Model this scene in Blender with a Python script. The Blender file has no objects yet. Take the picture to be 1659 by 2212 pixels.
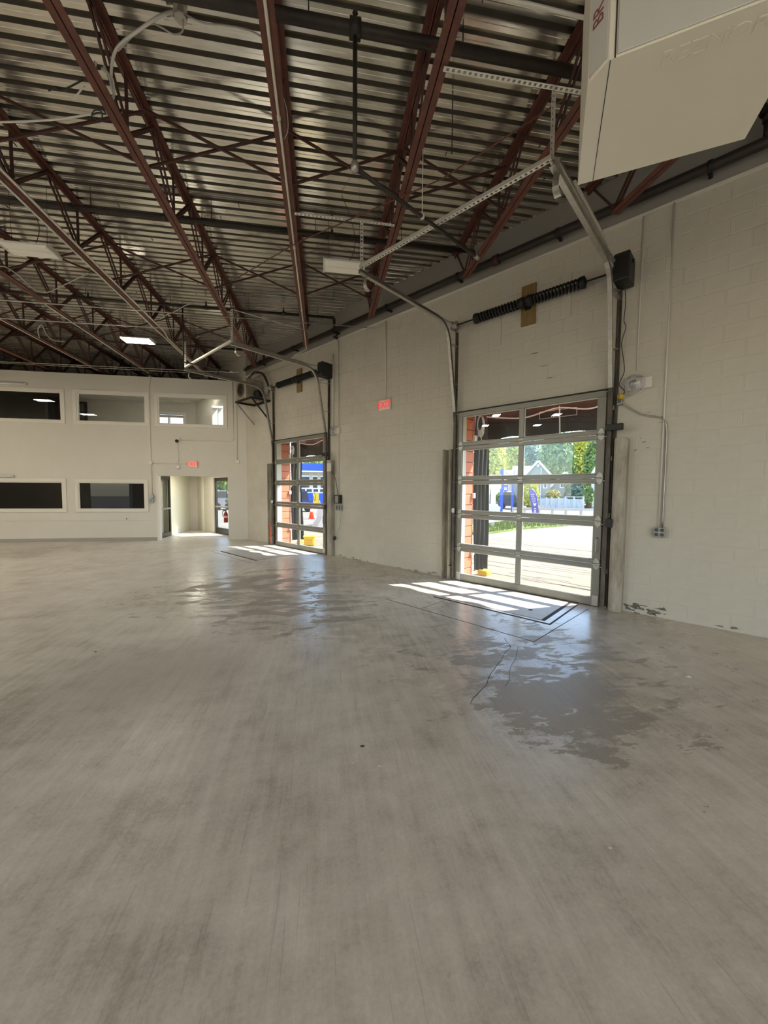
import bpy, math, random
from mathutils import Vector, Matrix

# ------------------------------------------------------------------ camera, world, sun, exposure
random.seed(7)
SC = bpy.context.scene
COL = SC.collection
FW, FH, FPX = 1659.0, 2212.0, 820.0
YAW, PITCH, ROLL = math.radians(9.1), math.radians(3.33), math.radians(0.38)
CAM_H = 1.67
_cy, _sy, _cp, _sp = math.cos(YAW), math.sin(YAW), math.cos(PITCH), math.sin(PITCH)
_f = Vector((_sy * _cp, _cy * _cp, -_sp)); _r = Vector((_cy, -_sy, 0)); _u = _r.cross(_f)
CR = _r * math.cos(ROLL) + _u * math.sin(ROLL)
CU = -_r * math.sin(ROLL) + _u * math.cos(ROLL)
CF = _f
CAM = Vector((0, 0, CAM_H))
cd = bpy.data.cameras.new('camera'); cam = bpy.data.objects.new('camera', cd); COL.objects.link(cam)
cd.sensor_fit = 'HORIZONTAL'; cd.sensor_width = 36.0; cd.lens = 36.0 * FPX / FW
cd.clip_start = 0.05; cd.clip_end = 500
cam.matrix_world = Matrix(((CR.x, CU.x, -CF.x, 0), (CR.y, CU.y, -CF.y, 0), (CR.z, CU.z, -CF.z, CAM_H), (0, 0, 0, 1)))
SC.camera = cam

WA = math.radians(38.0)                                   # the street wall runs 38 degrees off the joists
WD = Vector((-math.sin(WA), math.cos(WA), 0)); WN = Vector((math.cos(WA), math.sin(WA), 0)); DW = 6.127
SUN_DIR = (WN * -0.72 + WD * 0.456 + Vector((0, 0, -1))).normalized()

world = bpy.data.worlds.new('sky'); SC.world = world; world.use_nodes = True
wt = world.node_tree; wt.nodes.clear()
sky = wt.nodes.new('ShaderNodeTexSky'); sky.sky_type = 'NISHITA'; sky.sun_disc = False; sky.dust_density = 0.7; sky.air_density = 1.0
sky.sun_elevation = math.radians(49.6); sky.sun_rotation = math.atan2(-SUN_DIR.x, -SUN_DIR.y)
bg = wt.nodes.new('ShaderNodeBackground'); bg.inputs['Strength'].default_value = 0.52
wo = wt.nodes.new('ShaderNodeOutputWorld')
wt.links.new(sky.outputs[0], bg.inputs[0]); wt.links.new(bg.outputs[0], wo.inputs[0])

sl = bpy.data.lights.new('sun', 'SUN'); sl.energy = 11.0; sl.angle = math.radians(0.55); sl.color = (1.0, 0.95, 0.84)
so = bpy.data.objects.new('sun', sl); COL.objects.link(so)
so.location = (12, 6, 20); so.rotation_mode = 'QUATERNION'; so.rotation_quaternion = SUN_DIR.to_track_quat('-Z', 'Y')

def portal(c, nrm, w, h):                                # guides sampling of the sky through a doorway; gives no light of its own
    l = bpy.data.lights.new('sky_portal', 'AREA'); l.shape = 'RECTANGLE'; l.size = w; l.size_y = h; l.cycles.is_portal = True
    o = bpy.data.objects.new('sky_portal', l); COL.objects.link(o); o.location = c; o.rotation_mode = 'QUATERNION'; o.rotation_quaternion = Vector(nrm).to_track_quat('-Z', 'Y')
for _x in (-3.05, 3.05): portal((_x, -9.1, 2.15), (0, 1, 0), 4.7, 4.3)
for _y in (1.1,): portal((-12.6, _y, 2.15), (1, 0, 0), 4.6, 4.3)
for _s in (2.6, 8.87): portal(WN * (DW + 0.1) + WD * _s + Vector((0, 0, 1.5)), -WN, 2.4, 3.1)

vs = SC.view_settings
vs.view_transform = 'Standard'; vs.look = 'None'; vs.gamma = 1.0; vs.exposure = 0.55
try: vs.use_curve_mapping = False
except Exception: pass
SC.display_settings.display_device = 'sRGB'
SC.cycles.max_bounces = 8; SC.cycles.diffuse_bounces = 4; SC.cycles.glossy_bounces = 3; SC.cycles.use_adaptive_sampling = True; SC.cycles.adaptive_threshold = 0.02; SC.cycles.transparent_max_bounces = 24
SC.cycles.sample_clamp_indirect = 6.0; SC.cycles.caustics_reflective = False; SC.cycles.caustics_refractive = False
HIGHBAY_LENS = 66.0        # emission of a lit high bay lens

# ------------------------------------------------------------------ pixel helpers (photo frame 1659 x 2212)
def ray(x, y): return CR * ((x - FW / 2) / FPX) - CU * ((y - FH / 2) / FPX) + CF
def pz(x, y, z):
    d = ray(x, y); return CAM + d * ((z - CAM_H) / d.z)
def py(x, y, Y):
    d = ray(x, y); return CAM + d * (Y / d.y)
def pd(x, y, D):
    d = ray(x, y); return CAM + d * (D / math.hypot(d.x, d.y))
def W(s, n, z): return WN * (DW - n) + WD * s + Vector((0, 0, z))      # wall frame: s along the wall, n into the room
def ID(x, y, z): return Vector((x, y, z))
def pwall(x, y, n):
    d = ray(x, y); t_ = (DW - n - WN.dot(CAM)) / WN.dot(d); return CAM + d * t_

# ------------------------------------------------------------------ materials
MATS = {}
def mat(name, col, rough=0.6, metal=0.0, var=0.0, vscale=6.0, bump=0.0, bscale=80.0, emit=None, estr=0.0, spec=None, col2=None, stretch=None):
    m = bpy.data.materials.new(name); m.use_nodes = True
    nt = m.node_tree; b = nt.nodes['Principled BSDF']
    b.inputs['Base Color'].default_value = (*col, 1); b.inputs['Roughness'].default_value = rough; b.inputs['Metallic'].default_value = metal
    if spec is not None: b.inputs['Specular IOR Level'].default_value = spec
    if emit:
        b.inputs['Emission Color'].default_value = (*emit, 1); b.inputs['Emission Strength'].default_value = estr
    if var > 0 or bump > 0:
        tc = nt.nodes.new('ShaderNodeTexCoord'); mp = nt.nodes.new('ShaderNodeMapping')
        nt.links.new(tc.outputs['Object'], mp.inputs[0])
        if stretch: mp.inputs['Scale'].default_value = stretch
    if var > 0:
        n = nt.nodes.new('ShaderNodeTexNoise'); n.inputs['Scale'].default_value = vscale; n.inputs['Detail'].default_value = 6; n.inputs['Roughness'].default_value = 0.65
        nt.links.new(mp.outputs[0], n.inputs[0])
        rp = nt.nodes.new('ShaderNodeValToRGB')
        c2 = col2 or tuple(max(0, c * (1 - var)) for c in col)
        rp.color_ramp.elements[0].position = 0.35; rp.color_ramp.elements[1].position = 0.65
        rp.color_ramp.elements[0].color = (*c2, 1); rp.color_ramp.elements[1].color = (*col, 1)
        nt.links.new(n.outputs[0], rp.inputs[0]); nt.links.new(rp.outputs[0], b.inputs['Base Color'])
    if bump > 0:
        n2 = nt.nodes.new('ShaderNodeTexNoise'); n2.inputs['Scale'].default_value = bscale; n2.inputs['Detail'].default_value = 3
        nt.links.new(mp.outputs[0], n2.inputs[0])
        bp = nt.nodes.new('ShaderNodeBump'); bp.inputs['Strength'].default_value = bump; bp.inputs['Distance'].default_value = 0.01
        nt.links.new(n2.outputs[0], bp.inputs['Height']); nt.links.new(bp.outputs[0], b.inputs['Normal'])
    MATS[name] = m
    return m

def glass(name, tint, ior=1.45, rough=0.0):
    m = bpy.data.materials.new(name); m.use_nodes = True; nt = m.node_tree; nt.nodes.clear()
    o = nt.nodes.new('ShaderNodeOutputMaterial'); mx = nt.nodes.new('ShaderNodeMixShader')
    t = nt.nodes.new('ShaderNodeBsdfTransparent'); t.inputs[0].default_value = (*tint, 1)
    g = nt.nodes.new('ShaderNodeBsdfGlossy'); g.inputs['Roughness'].default_value = rough
    lw = nt.nodes.new('ShaderNodeLayerWeight'); lw.inputs[0].default_value = 0.5
    pw = nt.nodes.new('ShaderNodeMath'); pw.operation = 'POWER'; nt.links.new(lw.outputs['Facing'], pw.inputs[0]); pw.inputs[1].default_value = 5.0
    ma = nt.nodes.new('ShaderNodeMath'); ma.operation = 'MULTIPLY_ADD'; nt.links.new(pw.outputs[0], ma.inputs[0]); f0 = ((ior - 1) / (ior + 1)) ** 2; ma.inputs[1].default_value = 1 - f0; ma.inputs[2].default_value = f0
    nt.links.new(ma.outputs[0], mx.inputs[0]); nt.links.new(t.outputs[0], mx.inputs[1]); nt.links.new(g.outputs[0], mx.inputs[2]); nt.links.new(mx.outputs[0], o.inputs[0])
    MATS[name] = m
    return m

mat('block_paint', (0.66, 0.62, 0.53), 0.62, var=0.10, vscale=1.6, bump=0.25, bscale=140)
mat('drywall', (0.70, 0.67, 0.60), 0.7, var=0.05, vscale=1.0, bump=0.05, bscale=200)
mat('office_wall', (0.62, 0.58, 0.52), 0.8, var=0.08, vscale=2.0)
mat('cream_wall', (0.76, 0.74, 0.62), 0.7, var=0.05, vscale=2.0)
mat('white_trim', (0.76, 0.73, 0.66), 0.45)
mat('dark_wall', (0.10, 0.095, 0.085), 0.8)
mat('tile_ceiling', (0.72, 0.69, 0.62), 0.85, var=0.06, vscale=30)
mat('tile_grid', (0.55, 0.52, 0.46), 0.6)
mat('galvanised_deck', (0.78, 0.74, 0.66), 0.17, 0.88, var=0.2, vscale=5.0, stretch=(0.6, 3, 1))
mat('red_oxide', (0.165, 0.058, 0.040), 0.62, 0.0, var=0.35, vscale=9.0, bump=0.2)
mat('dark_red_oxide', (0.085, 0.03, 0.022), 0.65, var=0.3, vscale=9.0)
mat('black_steel', (0.022, 0.020, 0.018), 0.5, 0.3, var=0.3, vscale=12)
mat('black_pipe', (0.022, 0.018, 0.015), 0.5, 0.2, var=0.4, vscale=8, col2=(0.040, 0.028, 0.02))
mat('galvanised', (0.52, 0.50, 0.45), 0.38, 0.8, var=0.25, vscale=14)
mat('white_conduit', (0.66, 0.62, 0.53), 0.5)
mat('steel_conduit', (0.55, 0.53, 0.48), 0.35, 0.6)
mat('perforated_steel', (0.72, 0.70, 0.64), 0.45, 0.4)
mat('hole_dark', (0.03, 0.028, 0.025), 0.9)
mat('door_aluminium', (0.27, 0.255, 0.22), 0.36, 0.35, var=0.08, vscale=8)
mat('worn_jamb', (0.54, 0.50, 0.42), 0.6, var=0.6, vscale=3.0, col2=(0.28, 0.245, 0.19), stretch=(3, 3, 0.7), bump=0.2)
mat('jamb_dark', (0.16, 0.14, 0.115), 0.6, var=0.55, vscale=5.0, col2=(0.05, 0.04, 0.03), stretch=(3, 3, 0.7), bump=0.2)
mat('plywood', (0.30, 0.20, 0.075), 0.65, var=0.35, vscale=7, stretch=(6, 6, 0.8))
mat('black_plastic', (0.018, 0.017, 0.016), 0.45)
mat('cord_black', (0.012, 0.012, 0.012), 0.5)
mat('cable_grey', (0.48, 0.47, 0.42), 0.5)
mat('cable_white', (0.72, 0.70, 0.62), 0.5)
mat('yellow_plug', (0.72, 0.48, 0.03), 0.5)
mat('outlet_steel', (0.36, 0.37, 0.35), 0.4, 0.6)
mat('outlet_face', (0.10, 0.10, 0.10), 0.5)
mat('white_plastic', (0.78, 0.76, 0.69), 0.45)
mat('fixture_white', (0.82, 0.80, 0.72), 0.4)
mat('lens_off', (0.92, 0.90, 0.82), 0.35)
mat('lens_lit', (0.9, 0.9, 0.88), 0.4, emit=(1.0, 0.89, 0.73), estr=HIGHBAY_LENS)
mat('passage_fill_lit', (0.9, 0.9, 0.88), 0.4, emit=(1.0, 0.95, 0.80), estr=55.0)  # glow of the lamp added in the passage
mat('strip_lit', (0.9, 0.9, 0.88), 0.4, emit=(1.0, 0.97, 0.90), estr=18.0)
mat('exit_red', (0.6, 0.0, 0.0), 0.4, emit=(1.0, 0.02, 0.02), estr=0.55)
mat('exit_panel', (0.85, 0.55, 0.50), 0.4, emit=(1.0, 0.3, 0.25), estr=0.10)
mat('extinguisher_red', (0.34, 0.015, 0.012), 0.3)
mat('heater_paint', (0.86, 0.82, 0.70), 0.42, bump=0.04, bscale=6)
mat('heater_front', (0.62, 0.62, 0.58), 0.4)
mat('heater_dark', (0.20, 0.19, 0.17), 0.5)
mat('heater_text', (0.27, 0.08, 0.09), 0.5)
mat('globe_glass', (0.50, 0.49, 0.48), 0.2, spec=0.8)
mat('compressor_tan', (0.42, 0.37, 0.26), 0.5, var=0.3, vscale=9)
mat('fan_brown', (0.10, 0.055, 0.04), 0.5)
mat('diamond_plate', (0.50, 0.47, 0.41), 0.4, 0.0, var=0.2, vscale=20, bump=0.6, bscale=90)
mat('joint_dark', (0.035, 0.030, 0.025), 0.9)
mat('base_cove', (0.36, 0.34, 0.30), 0.7)
mat('paper', (0.8, 0.78, 0.74), 0.8)
mat('debris', (0.06, 0.045, 0.03), 0.9)
mat('dark_frame', (0.025, 0.022, 0.02), 0.4, 0.2)
mat('orange_block', (0.62, 0.20, 0.11), 0.75, var=0.15, vscale=6)
mat('tarp_black', (0.020, 0.019, 0.018), 0.42, bump=0.5, bscale=3)
mat('tarp_line', (0.55, 0.52, 0.46), 0.6)
mat('safety_yellow', (0.80, 0.56, 0.04), 0.55)
mat('bucket_orange', (0.75, 0.36, 0.03), 0.5)
mat('asphalt', (0.20, 0.182, 0.15), 0.95, var=0.25, vscale=0.9)
mat('concrete_apron', (0.20, 0.168, 0.122), 0.9, var=0.22, vscale=3.0, bump=0.4, bscale=20)
mat('crack_dark', (0.055, 0.045, 0.035), 0.95)
mat('grass', (0.24, 0.30, 0.06), 0.9, var=0.5, vscale=3.0, bump=0.8, bscale=60)
mat('wood_rail', (0.50, 0.47, 0.42), 0.8)
mat('guardrail', (0.50, 0.46, 0.42), 0.5, 0.3)
mat('banner_purple', (0.13, 0.10, 0.42), 0.6)
mat('banner_white', (0.78, 0.76, 0.84), 0.6)
mat('sign_blue', (0.02, 0.09, 0.52), 0.45)
mat('sign_white', (0.82, 0.82, 0.80), 0.5)
mat('sign_red', (0.6, 0.08, 0.05), 0.5)
mat('sign_yellow', (0.8, 0.6, 0.1), 0.5)
mat('canopy_blue', (0.015, 0.10, 0.55), 0.45)
mat('canopy_white', (0.82, 0.80, 0.74), 0.5)
mat('siding_grey', (0.30, 0.33, 0.35), 0.8)
mat('roof_grey', (0.20, 0.23, 0.26), 0.85, var=0.2, vscale=4)
mat('house_white', (0.80, 0.80, 0.78), 0.6)
mat('dark_pane', (0.05, 0.06, 0.07), 0.12)
mat('fence_white', (0.62, 0.66, 0.72), 0.6)
mat('leaf_green', (0.30, 0.42, 0.10), 0.6, var=0.6, vscale=0.8, col2=(0.14, 0.24, 0.09))
mat('leaf_yellow', (0.76, 0.70, 0.12), 0.6, var=0.5, vscale=0.8, col2=(0.40, 0.46, 0.08))
mat('leaf_blue', (0.26, 0.36, 0.28), 0.6, var=0.5, vscale=1.0, col2=(0.13, 0.22, 0.17))
mat('leaf_gold', (0.50, 0.42, 0.10), 0.7, var=0.4, vscale=2.0, col2=(0.28, 0.25, 0.06))
mat('bark', (0.10, 0.075, 0.05), 0.9)
mat('car_dark', (0.05, 0.06, 0.075), 0.25, 0.3)
mat('car_grey', (0.30, 0.30, 0.32), 0.3, 0.3)
mat('car_blue', (0.03, 0.06, 0.25), 0.3, 0.2)
mat('tyre', (0.015, 0.015, 0.015), 0.8)
mat('pump_white', (0.75, 0.75, 0.74), 0.4)
mat('cone_orange', (0.85, 0.08, 0.03), 0.5)
mat('barrier_concrete', (0.60, 0.57, 0.60), 0.9)
glass('pane_clear', (0.97, 0.985, 0.98), 1.45)
glass('globe_clear', (0.90, 0.90, 0.92), 1.9, 0.04)
glass('pane_office', (0.80, 0.80, 0.78), 1.45)
glass('pane_tinted', (0.26, 0.25, 0.23), 1.5)

def node(nt, t, **kw):
    n = nt.nodes.new(t)
    for k, v in kw.items(): setattr(n, k, v)
    return n
def math_n(nt, op, a, b=None, c=None, clamp=False):
    n = nt.nodes.new('ShaderNodeMath'); n.operation = op; n.use_clamp = clamp
    for i, v in enumerate((a, b, c)):
        if v is None: continue
        if isinstance(v, (int, float)): n.inputs[i].default_value = v
        else: nt.links.new(v, n.inputs[i])
    return n.outputs[0]

def floor_material():
    m = bpy.data.materials.new('sealed_concrete'); m.use_nodes = True; nt = m.node_tree; b = nt.nodes['Principled BSDF']
    L = nt.links.new
    tc = node(nt, 'ShaderNodeTexCoord'); pos = tc.outputs['Object']
    def noise(scale, detail=6, rough=0.6, sc=(1, 1, 1), rot=0.0, dist=0.0):
        mp = node(nt, 'ShaderNodeMapping'); mp.inputs['Scale'].default_value = sc; mp.inputs['Rotation'].default_value = (0, 0, rot)
        L(pos, mp.inputs[0]); n = node(nt, 'ShaderNodeTexNoise'); n.inputs['Scale'].default_value = scale; n.inputs['Detail'].default_value = detail
        n.inputs['Roughness'].default_value = rough; n.inputs['Distortion'].default_value = dist
        L(mp.outputs[0], n.inputs[0]); return n.outputs[0]
    def zone(p, r):                                      # worn zone round a place on the floor
        v = node(nt, 'ShaderNodeVectorMath', operation='DISTANCE'); L(pos, v.inputs[0]); v.inputs[1].default_value = (p.x, p.y, 0)
        mr = node(nt, 'ShaderNodeMapRange'); mr.interpolation_type = 'SMOOTHSTEP'
        L(v.outputs['Value'], mr.inputs[0]); mr.inputs[1].default_value = 0.15 * r; mr.inputs[2].default_value = r; mr.inputs[3].default_value = 1; mr.inputs[4].default_value = 0
        return mr.outputs[0]
    z1 = zone(pz(1200, 1510, 0), 1.25); z1b = zone(pz(1150, 1420, 0), 2.4); z2 = zone(pz(560, 1270, 0), 3.0); z3 = zone(pz(340, 1455, 0), 1.1); z4 = zone(pz(650, 1310, 0), 2.2)
    wear = math_n(nt, 'MAXIMUM', math_n(nt, 'MAXIMUM', z1, math_n(nt, 'MULTIPLY', z1b, 0.66)), math_n(nt, 'MULTIPLY', math_n(nt, 'MAXIMUM', z2, z4), 0.74))
    peel = noise(2.1, 9, 0.62, (1.0, 1.9, 1), math.radians(-15), 0.3)
    fine = noise(8.0, 8, 0.75, (1.0, 2.6, 1), math.radians(-15))
    val = math_n(nt, 'ADD', math_n(nt, 'ADD', math_n(nt, 'MULTIPLY', peel, 0.58), math_n(nt, 'MULTIPLY', fine, 0.42)), math_n(nt, 'MULTIPLY', wear, 0.215))
    bare = node(nt, 'ShaderNodeMapRange'); L(val, bare.inputs[0]); bare.inputs[1].default_value = 0.645; bare.inputs[2].default_value = 0.66
    bare = bare.outputs[0]                               # 1 where the sealer is gone
    cloud = noise(0.5, 6, 0.6, dist=0.4); mott = noise(2.6, 7, 0.68, (1.0, 1.5, 1), math.radians(-15)); grain = noise(55, 4, 0.7); streak = noise(3.2, 6, 0.65, (4.5, 0.5, 1), math.radians(-9)); streak2 = noise(4.0, 6, 0.65, (4.0, 0.45, 1), math.radians(26))
    tone = math_n(nt, 'ADD', math_n(nt, 'ADD', math_n(nt, 'MULTIPLY', cloud, 0.36), math_n(nt, 'MULTIPLY', mott, 0.26)), math_n(nt, 'ADD', math_n(nt, 'MULTIPLY', grain, 0.14), math_n(nt, 'ADD', math_n(nt, 'MULTIPLY', streak, 0.16), math_n(nt, 'MULTIPLY', streak2, 0.12))))
    rp = node(nt, 'ShaderNodeValToRGB'); L(tone, rp.inputs[0])
    e = rp.color_ramp.elements; e[0].position = 0.415; e[0].color = (0.350, 0.312, 0.252, 1); e[1].position = 0.585; e[1].color = (0.72, 0.67, 0.58, 1)
    e2 = rp.color_ramp.elements.new(0.5); e2.color = (0.58, 0.535, 0.455, 1)
    # scratches and drag marks
    def lines(scale, sc, rot, lo, hi):
        mr = node(nt, 'ShaderNodeMapRange'); L(noise(scale, 3, 0.5, sc, rot), mr.inputs[0]); mr.inputs[1].default_value = lo; mr.inputs[2].default_value = hi; return mr.outputs[0]
    scr = math_n(nt, 'MAXIMUM', lines(7, (7, 0.22, 1), math.radians(-14), 0.66, 0.70), math_n(nt, 'MAXIMUM', lines(8, (6, 0.25, 1), math.radians(33), 0.67, 0.71), lines(6, (7, 0.2, 1), math.radians(74), 0.67, 0.71)))
    spots = lines(16, (1, 1.6, 1), 0.3, 0.71, 0.74)
    dk = math_n(nt, 'SUBTRACT', 1.0, math_n(nt, 'ADD', math_n(nt, 'MULTIPLY', scr, 0.14), math_n(nt, 'MULTIPLY', spots, 0.16)))
    mixb = node(nt, 'ShaderNodeMix', data_type='RGBA'); mixb.inputs['B'].default_value = (0.335, 0.298, 0.238, 1)
    bareamt = math_n(nt, 'MULTIPLY', math_n(nt, 'MAXIMUM', bare, math_n(nt, 'MULTIPLY', z3, 0.75)), 0.85)
    L(bareamt, mixb.inputs['Factor']); L(rp.outputs[0], mixb.inputs['A'])
    vm = node(nt, 'ShaderNodeVectorMath', operation='SCALE'); L(mixb.outputs['Result'], vm.inputs[0]); L(dk, vm.inputs['Scale']); L(vm.outputs[0], b.inputs['Base Color'])
    polish = math_n(nt, 'MULTIPLY', math_n(nt, 'MAXIMUM', math_n(nt, 'MAXIMUM', z1b, z2), math_n(nt, 'MAXIMUM', z4, zone(W(2.6, 1.2, 0), 4.2))), 0.17)
    ro = math_n(nt, 'ADD', math_n(nt, 'MULTIPLY', bare, 0.28), math_n(nt, 'SUBTRACT', math_n(nt, 'ADD', math_n(nt, 'MULTIPLY', mott, 0.22), 0.26), polish))
    L(ro, b.inputs['Roughness']); b.inputs['Specular IOR Level'].default_value = 0.5
    bp = node(nt, 'ShaderNodeBump'); bp.inputs['Strength'].default_value = 0.35; bp.inputs['Distance'].default_value = 0.004
    hgt = math_n(nt, 'ADD', math_n(nt, 'MULTIPLY', grain, 0.5), math_n(nt, 'MULTIPLY', bare, -0.6)); L(hgt, bp.inputs['Height']); L(bp.outputs[0], b.inputs['Normal'])
    MATS['sealed_concrete'] = m
floor_material()

# ------------------------------------------------------------------ mesh builder
class MB:
    def __init__(self, fr=ID): self.v = []; self.f = []; self.sm = []; self.fr = fr
    def add(self, vs, fs, smooth=False):
        o = len(self.v); self.v += [self.fr(*p) for p in vs]
        for f in fs: self.f.append(tuple(i + o for i in f)); self.sm.append(smooth)
        return self
    def box(self, x0, x1, y0, y1, z0, z1):
        if x0 > x1: x0, x1 = x1, x0
        if y0 > y1: y0, y1 = y1, y0
        if z0 > z1: z0, z1 = z1, z0
        return self.add([(x0, y0, z0), (x1, y0, z0), (x1, y1, z0), (x0, y1, z0), (x0, y0, z1), (x1, y0, z1), (x1, y1, z1), (x0, y1, z1)],
                        [(3, 2, 1, 0), (4, 5, 6, 7), (0, 1, 5, 4), (1, 2, 6, 5), (2, 3, 7, 6), (3, 0, 4, 7)])
    def bevbox(self, x0, x1, y0, y1, z0, z1, c=0.01):
        if x0 > x1: x0, x1 = x1, x0
        if y0 > y1: y0, y1 = y1, y0
        if z0 > z1: z0, z1 = z1, z0
        def ring(z, i): return [(x0 + i, y0 + c, z), (x0 + c, y0 + i, z), (x1 - c, y0 + i, z), (x1 - i, y0 + c, z), (x1 - i, y1 - c, z), (x1 - c, y1 - i, z), (x0 + c, y1 - i, z), (x0 + i, y1 - c, z)]
        vs = ring(z0, c * 0.6) + ring(z0 + c, 0) + ring(z1 - c, 0) + ring(z1, c * 0.6)
        fs = [tuple(range(7, -1, -1)), tuple(range(24, 32))]
        for k in range(3):
            for i in range(8):
                j = (i + 1) % 8; fs.append((k * 8 + i, k * 8 + j, k * 8 + 8 + j, k * 8 + 8 + i))
        return self.add(vs, fs)
    def quad(self, a, b, c, d): return self.add([a, b, c, d], [(0, 1, 2, 3)])
    def prism(self, poly, axis, a, b):
        # poly: 2-D outline; axis 0/1/2 is the direction it is pushed along, from a to b
        def P(p, t): return (t, p[0], p[1]) if axis == 0 else (p[0], t, p[1]) if axis == 1 else (p[0], p[1], t)
        n = len(poly); vs = [P(p, a) for p in poly] + [P(p, b) for p in poly]
        fs = [tuple(range(n)), tuple(range(2 * n - 1, n - 1, -1))] + [(i, n + i, n + (i + 1) % n, (i + 1) % n) for i in range(n)]
        return self.add(vs, fs)
    def tube(self, pts, r, n=8, cap=True, flat=False):
        # pts in author coordinates; frames are made in author space
        P = [Vector(p) for p in pts]; rings = []; up = None
        for i, p in enumerate(P):
            t = (P[min(i + 1, len(P) - 1)] - P[max(i - 1, 0)])
            t = t.normalized() if t.length > 1e-9 else Vector((0, 0, 1))
            if up is None: up = Vector((0, 0, 1)) if abs(t.z) < 0.9 else Vector((1, 0, 0))
            a = t.cross(up)
            if a.length < 1e-4: a = t.cross(Vector((0.3, 1, 0.2)))
            a.normalize(); bb = a.cross(t); up = bb
            rr = r[i] if isinstance(r, (list, tuple)) else r
            rings.append([p + a * (rr * math.cos(2 * math.pi * k / n)) + bb * (rr * math.sin(2 * math.pi * k / n)) for k in range(n)])
        vs = [tuple(q) for R in rings for q in R]; fs = []
        for i in range(len(P) - 1):
            for k in range(n):
                j = (k + 1) % n; fs.append((i * n + k, i * n + j, (i + 1) * n + j, (i + 1) * n + k))
        self.add(vs, fs, smooth=(n > 5 and not flat))
        if cap:
            o = len(self.v) - len(vs)
            self.f.append(tuple(o + k for k in range(n - 1, -1, -1))); self.sm.append(False)
            self.f.append(tuple(o + (len(P) - 1) * n + k for k in range(n))); self.sm.append(False)
        return self
    def bar(self, p, q, w, h, up=(0, 0, 1)):
        p = Vector(p); q = Vector(q); t = (q - p).normalized(); a = t.cross(Vector(up))
        if a.length < 1e-4: a = t.cross(Vector((1, 0, 0)))
        a.normalize(); b = a.cross(t); vs = []
        for e in (p, q):
            for sx, sy in ((-1, -1), (1, -1), (1, 1), (-1, 1)): vs.append(tuple(e + a * (sx * w / 2) + b * (sy * h / 2)))
        return self.add(vs, [(3, 2, 1, 0), (4, 5, 6, 7), (0, 1, 5, 4), (1, 2, 6, 5), (2, 3, 7, 6), (3, 0, 4, 7)])
    def lathe(self, c, axis, prof, n=16, smooth=True):
        # prof: (radius, height along axis)
        c = Vector(c); ax = Vector(axis).normalized(); a = ax.cross(Vector((0, 0, 1)))
        if a.length < 1e-3: a = Vector((1, 0, 0))
        a.normalize(); b = ax.cross(a); vs = []
        for r, h in prof:
            for k in range(n):
                t = 2 * math.pi * k / n; vs.append(tuple(c + ax * h + a * (r * math.cos(t)) + b * (r * math.sin(t))))
        fs = []
        for i in range(len(prof) - 1):
            for k in range(n):
                j = (k + 1) % n; fs.append((i * n + k, i * n + j, (i + 1) * n + j, (i + 1) * n + k))
        self.add(vs, fs, smooth)
        o = len(self.v) - len(vs)
        if prof[0][0] > 1e-4: self.f.append(tuple(o + k for k in range(n - 1, -1, -1))); self.sm.append(False)
        if prof[-1][0] > 1e-4: self.f.append(tuple(o + (len(prof) - 1) * n + k for k in range(n))); self.sm.append(False)
        return self
    def arr(self):
        lo = Vector((min(p.x for p in self.v), min(p.y for p in self.v), min(p.z for p in self.v)))
        hi = Vector((max(p.x for p in self.v), max(p.y for p in self.v), max(p.z for p in self.v)))
        return lo, hi

ROOTM = {}
def mesh_from(name, mb, mtx_inv, material):
    me = bpy.data.meshes.new(name)
    me.from_pydata([tuple(mtx_inv @ Vector(p)) for p in mb.v], [], mb.f); me.update()
    for p, s in zip(me.polygons, mb.sm): p.use_smooth = s
    me.materials.append(MATS[material])
    return me
def tag(o, label=None, cat=None, group=None, kind=None):
    if label: o['label'] = label
    if cat: o['category'] = cat
    if group: o['group'] = group
    if kind: o['kind'] = kind
    return o
def frame_matrix(loc, wall): return Matrix.Translation(loc) @ (Matrix.Rotation(WA - math.pi / 2, 4, 'Z') if wall else Matrix.Identity(4))
def thing(name, label, cat, loc, wall=False, group=None, kind=None):
    o = bpy.data.objects.new(name, None); COL.objects.link(o); o.empty_display_size = 0.1
    M = frame_matrix(Vector(loc), wall); o.matrix_world = M; ROOTM[o.name] = M
    return tag(o, label, cat, group, kind)
def part(parent, name, mb, material, label=None, kind=None):
    M = ROOTM[parent.name]
    o = bpy.data.objects.new(name, mesh_from(name, mb, M.inverted(), material)); COL.objects.link(o); o.parent = parent
    ROOTM[o.name] = M                                   # parts sit in their thing's frame
    return tag(o, label, None, None, kind)
def single(name, label, cat, mb, material, group=None, kind=None, wall=False):
    lo, hi = mb.arr(); M = frame_matrix(Vector(((lo.x + hi.x) / 2, (lo.y + hi.y) / 2, lo.z)), wall)
    o = bpy.data.objects.new(name, mesh_from(name, mb, M.inverted(), material)); COL.objects.link(o); o.matrix_world = M; ROOTM[o.name] = M
    return tag(o, label, cat, group, kind)
def copy_tree(src, loc, wall=False, label=None, extra=None):
    M = frame_matrix(Vector(loc), wall)
    if extra is not None: M = M @ extra
    def cp(o, parent):
        c = o.copy(); COL.objects.link(c); c.parent = parent; ROOTM[c.name] = M
        for ch in list(o.children): cp(ch, c)
        return c
    r = cp(src, None); r.matrix_world = M; ROOTM[r.name] = M
    if label: r['label'] = label
    return r
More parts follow.
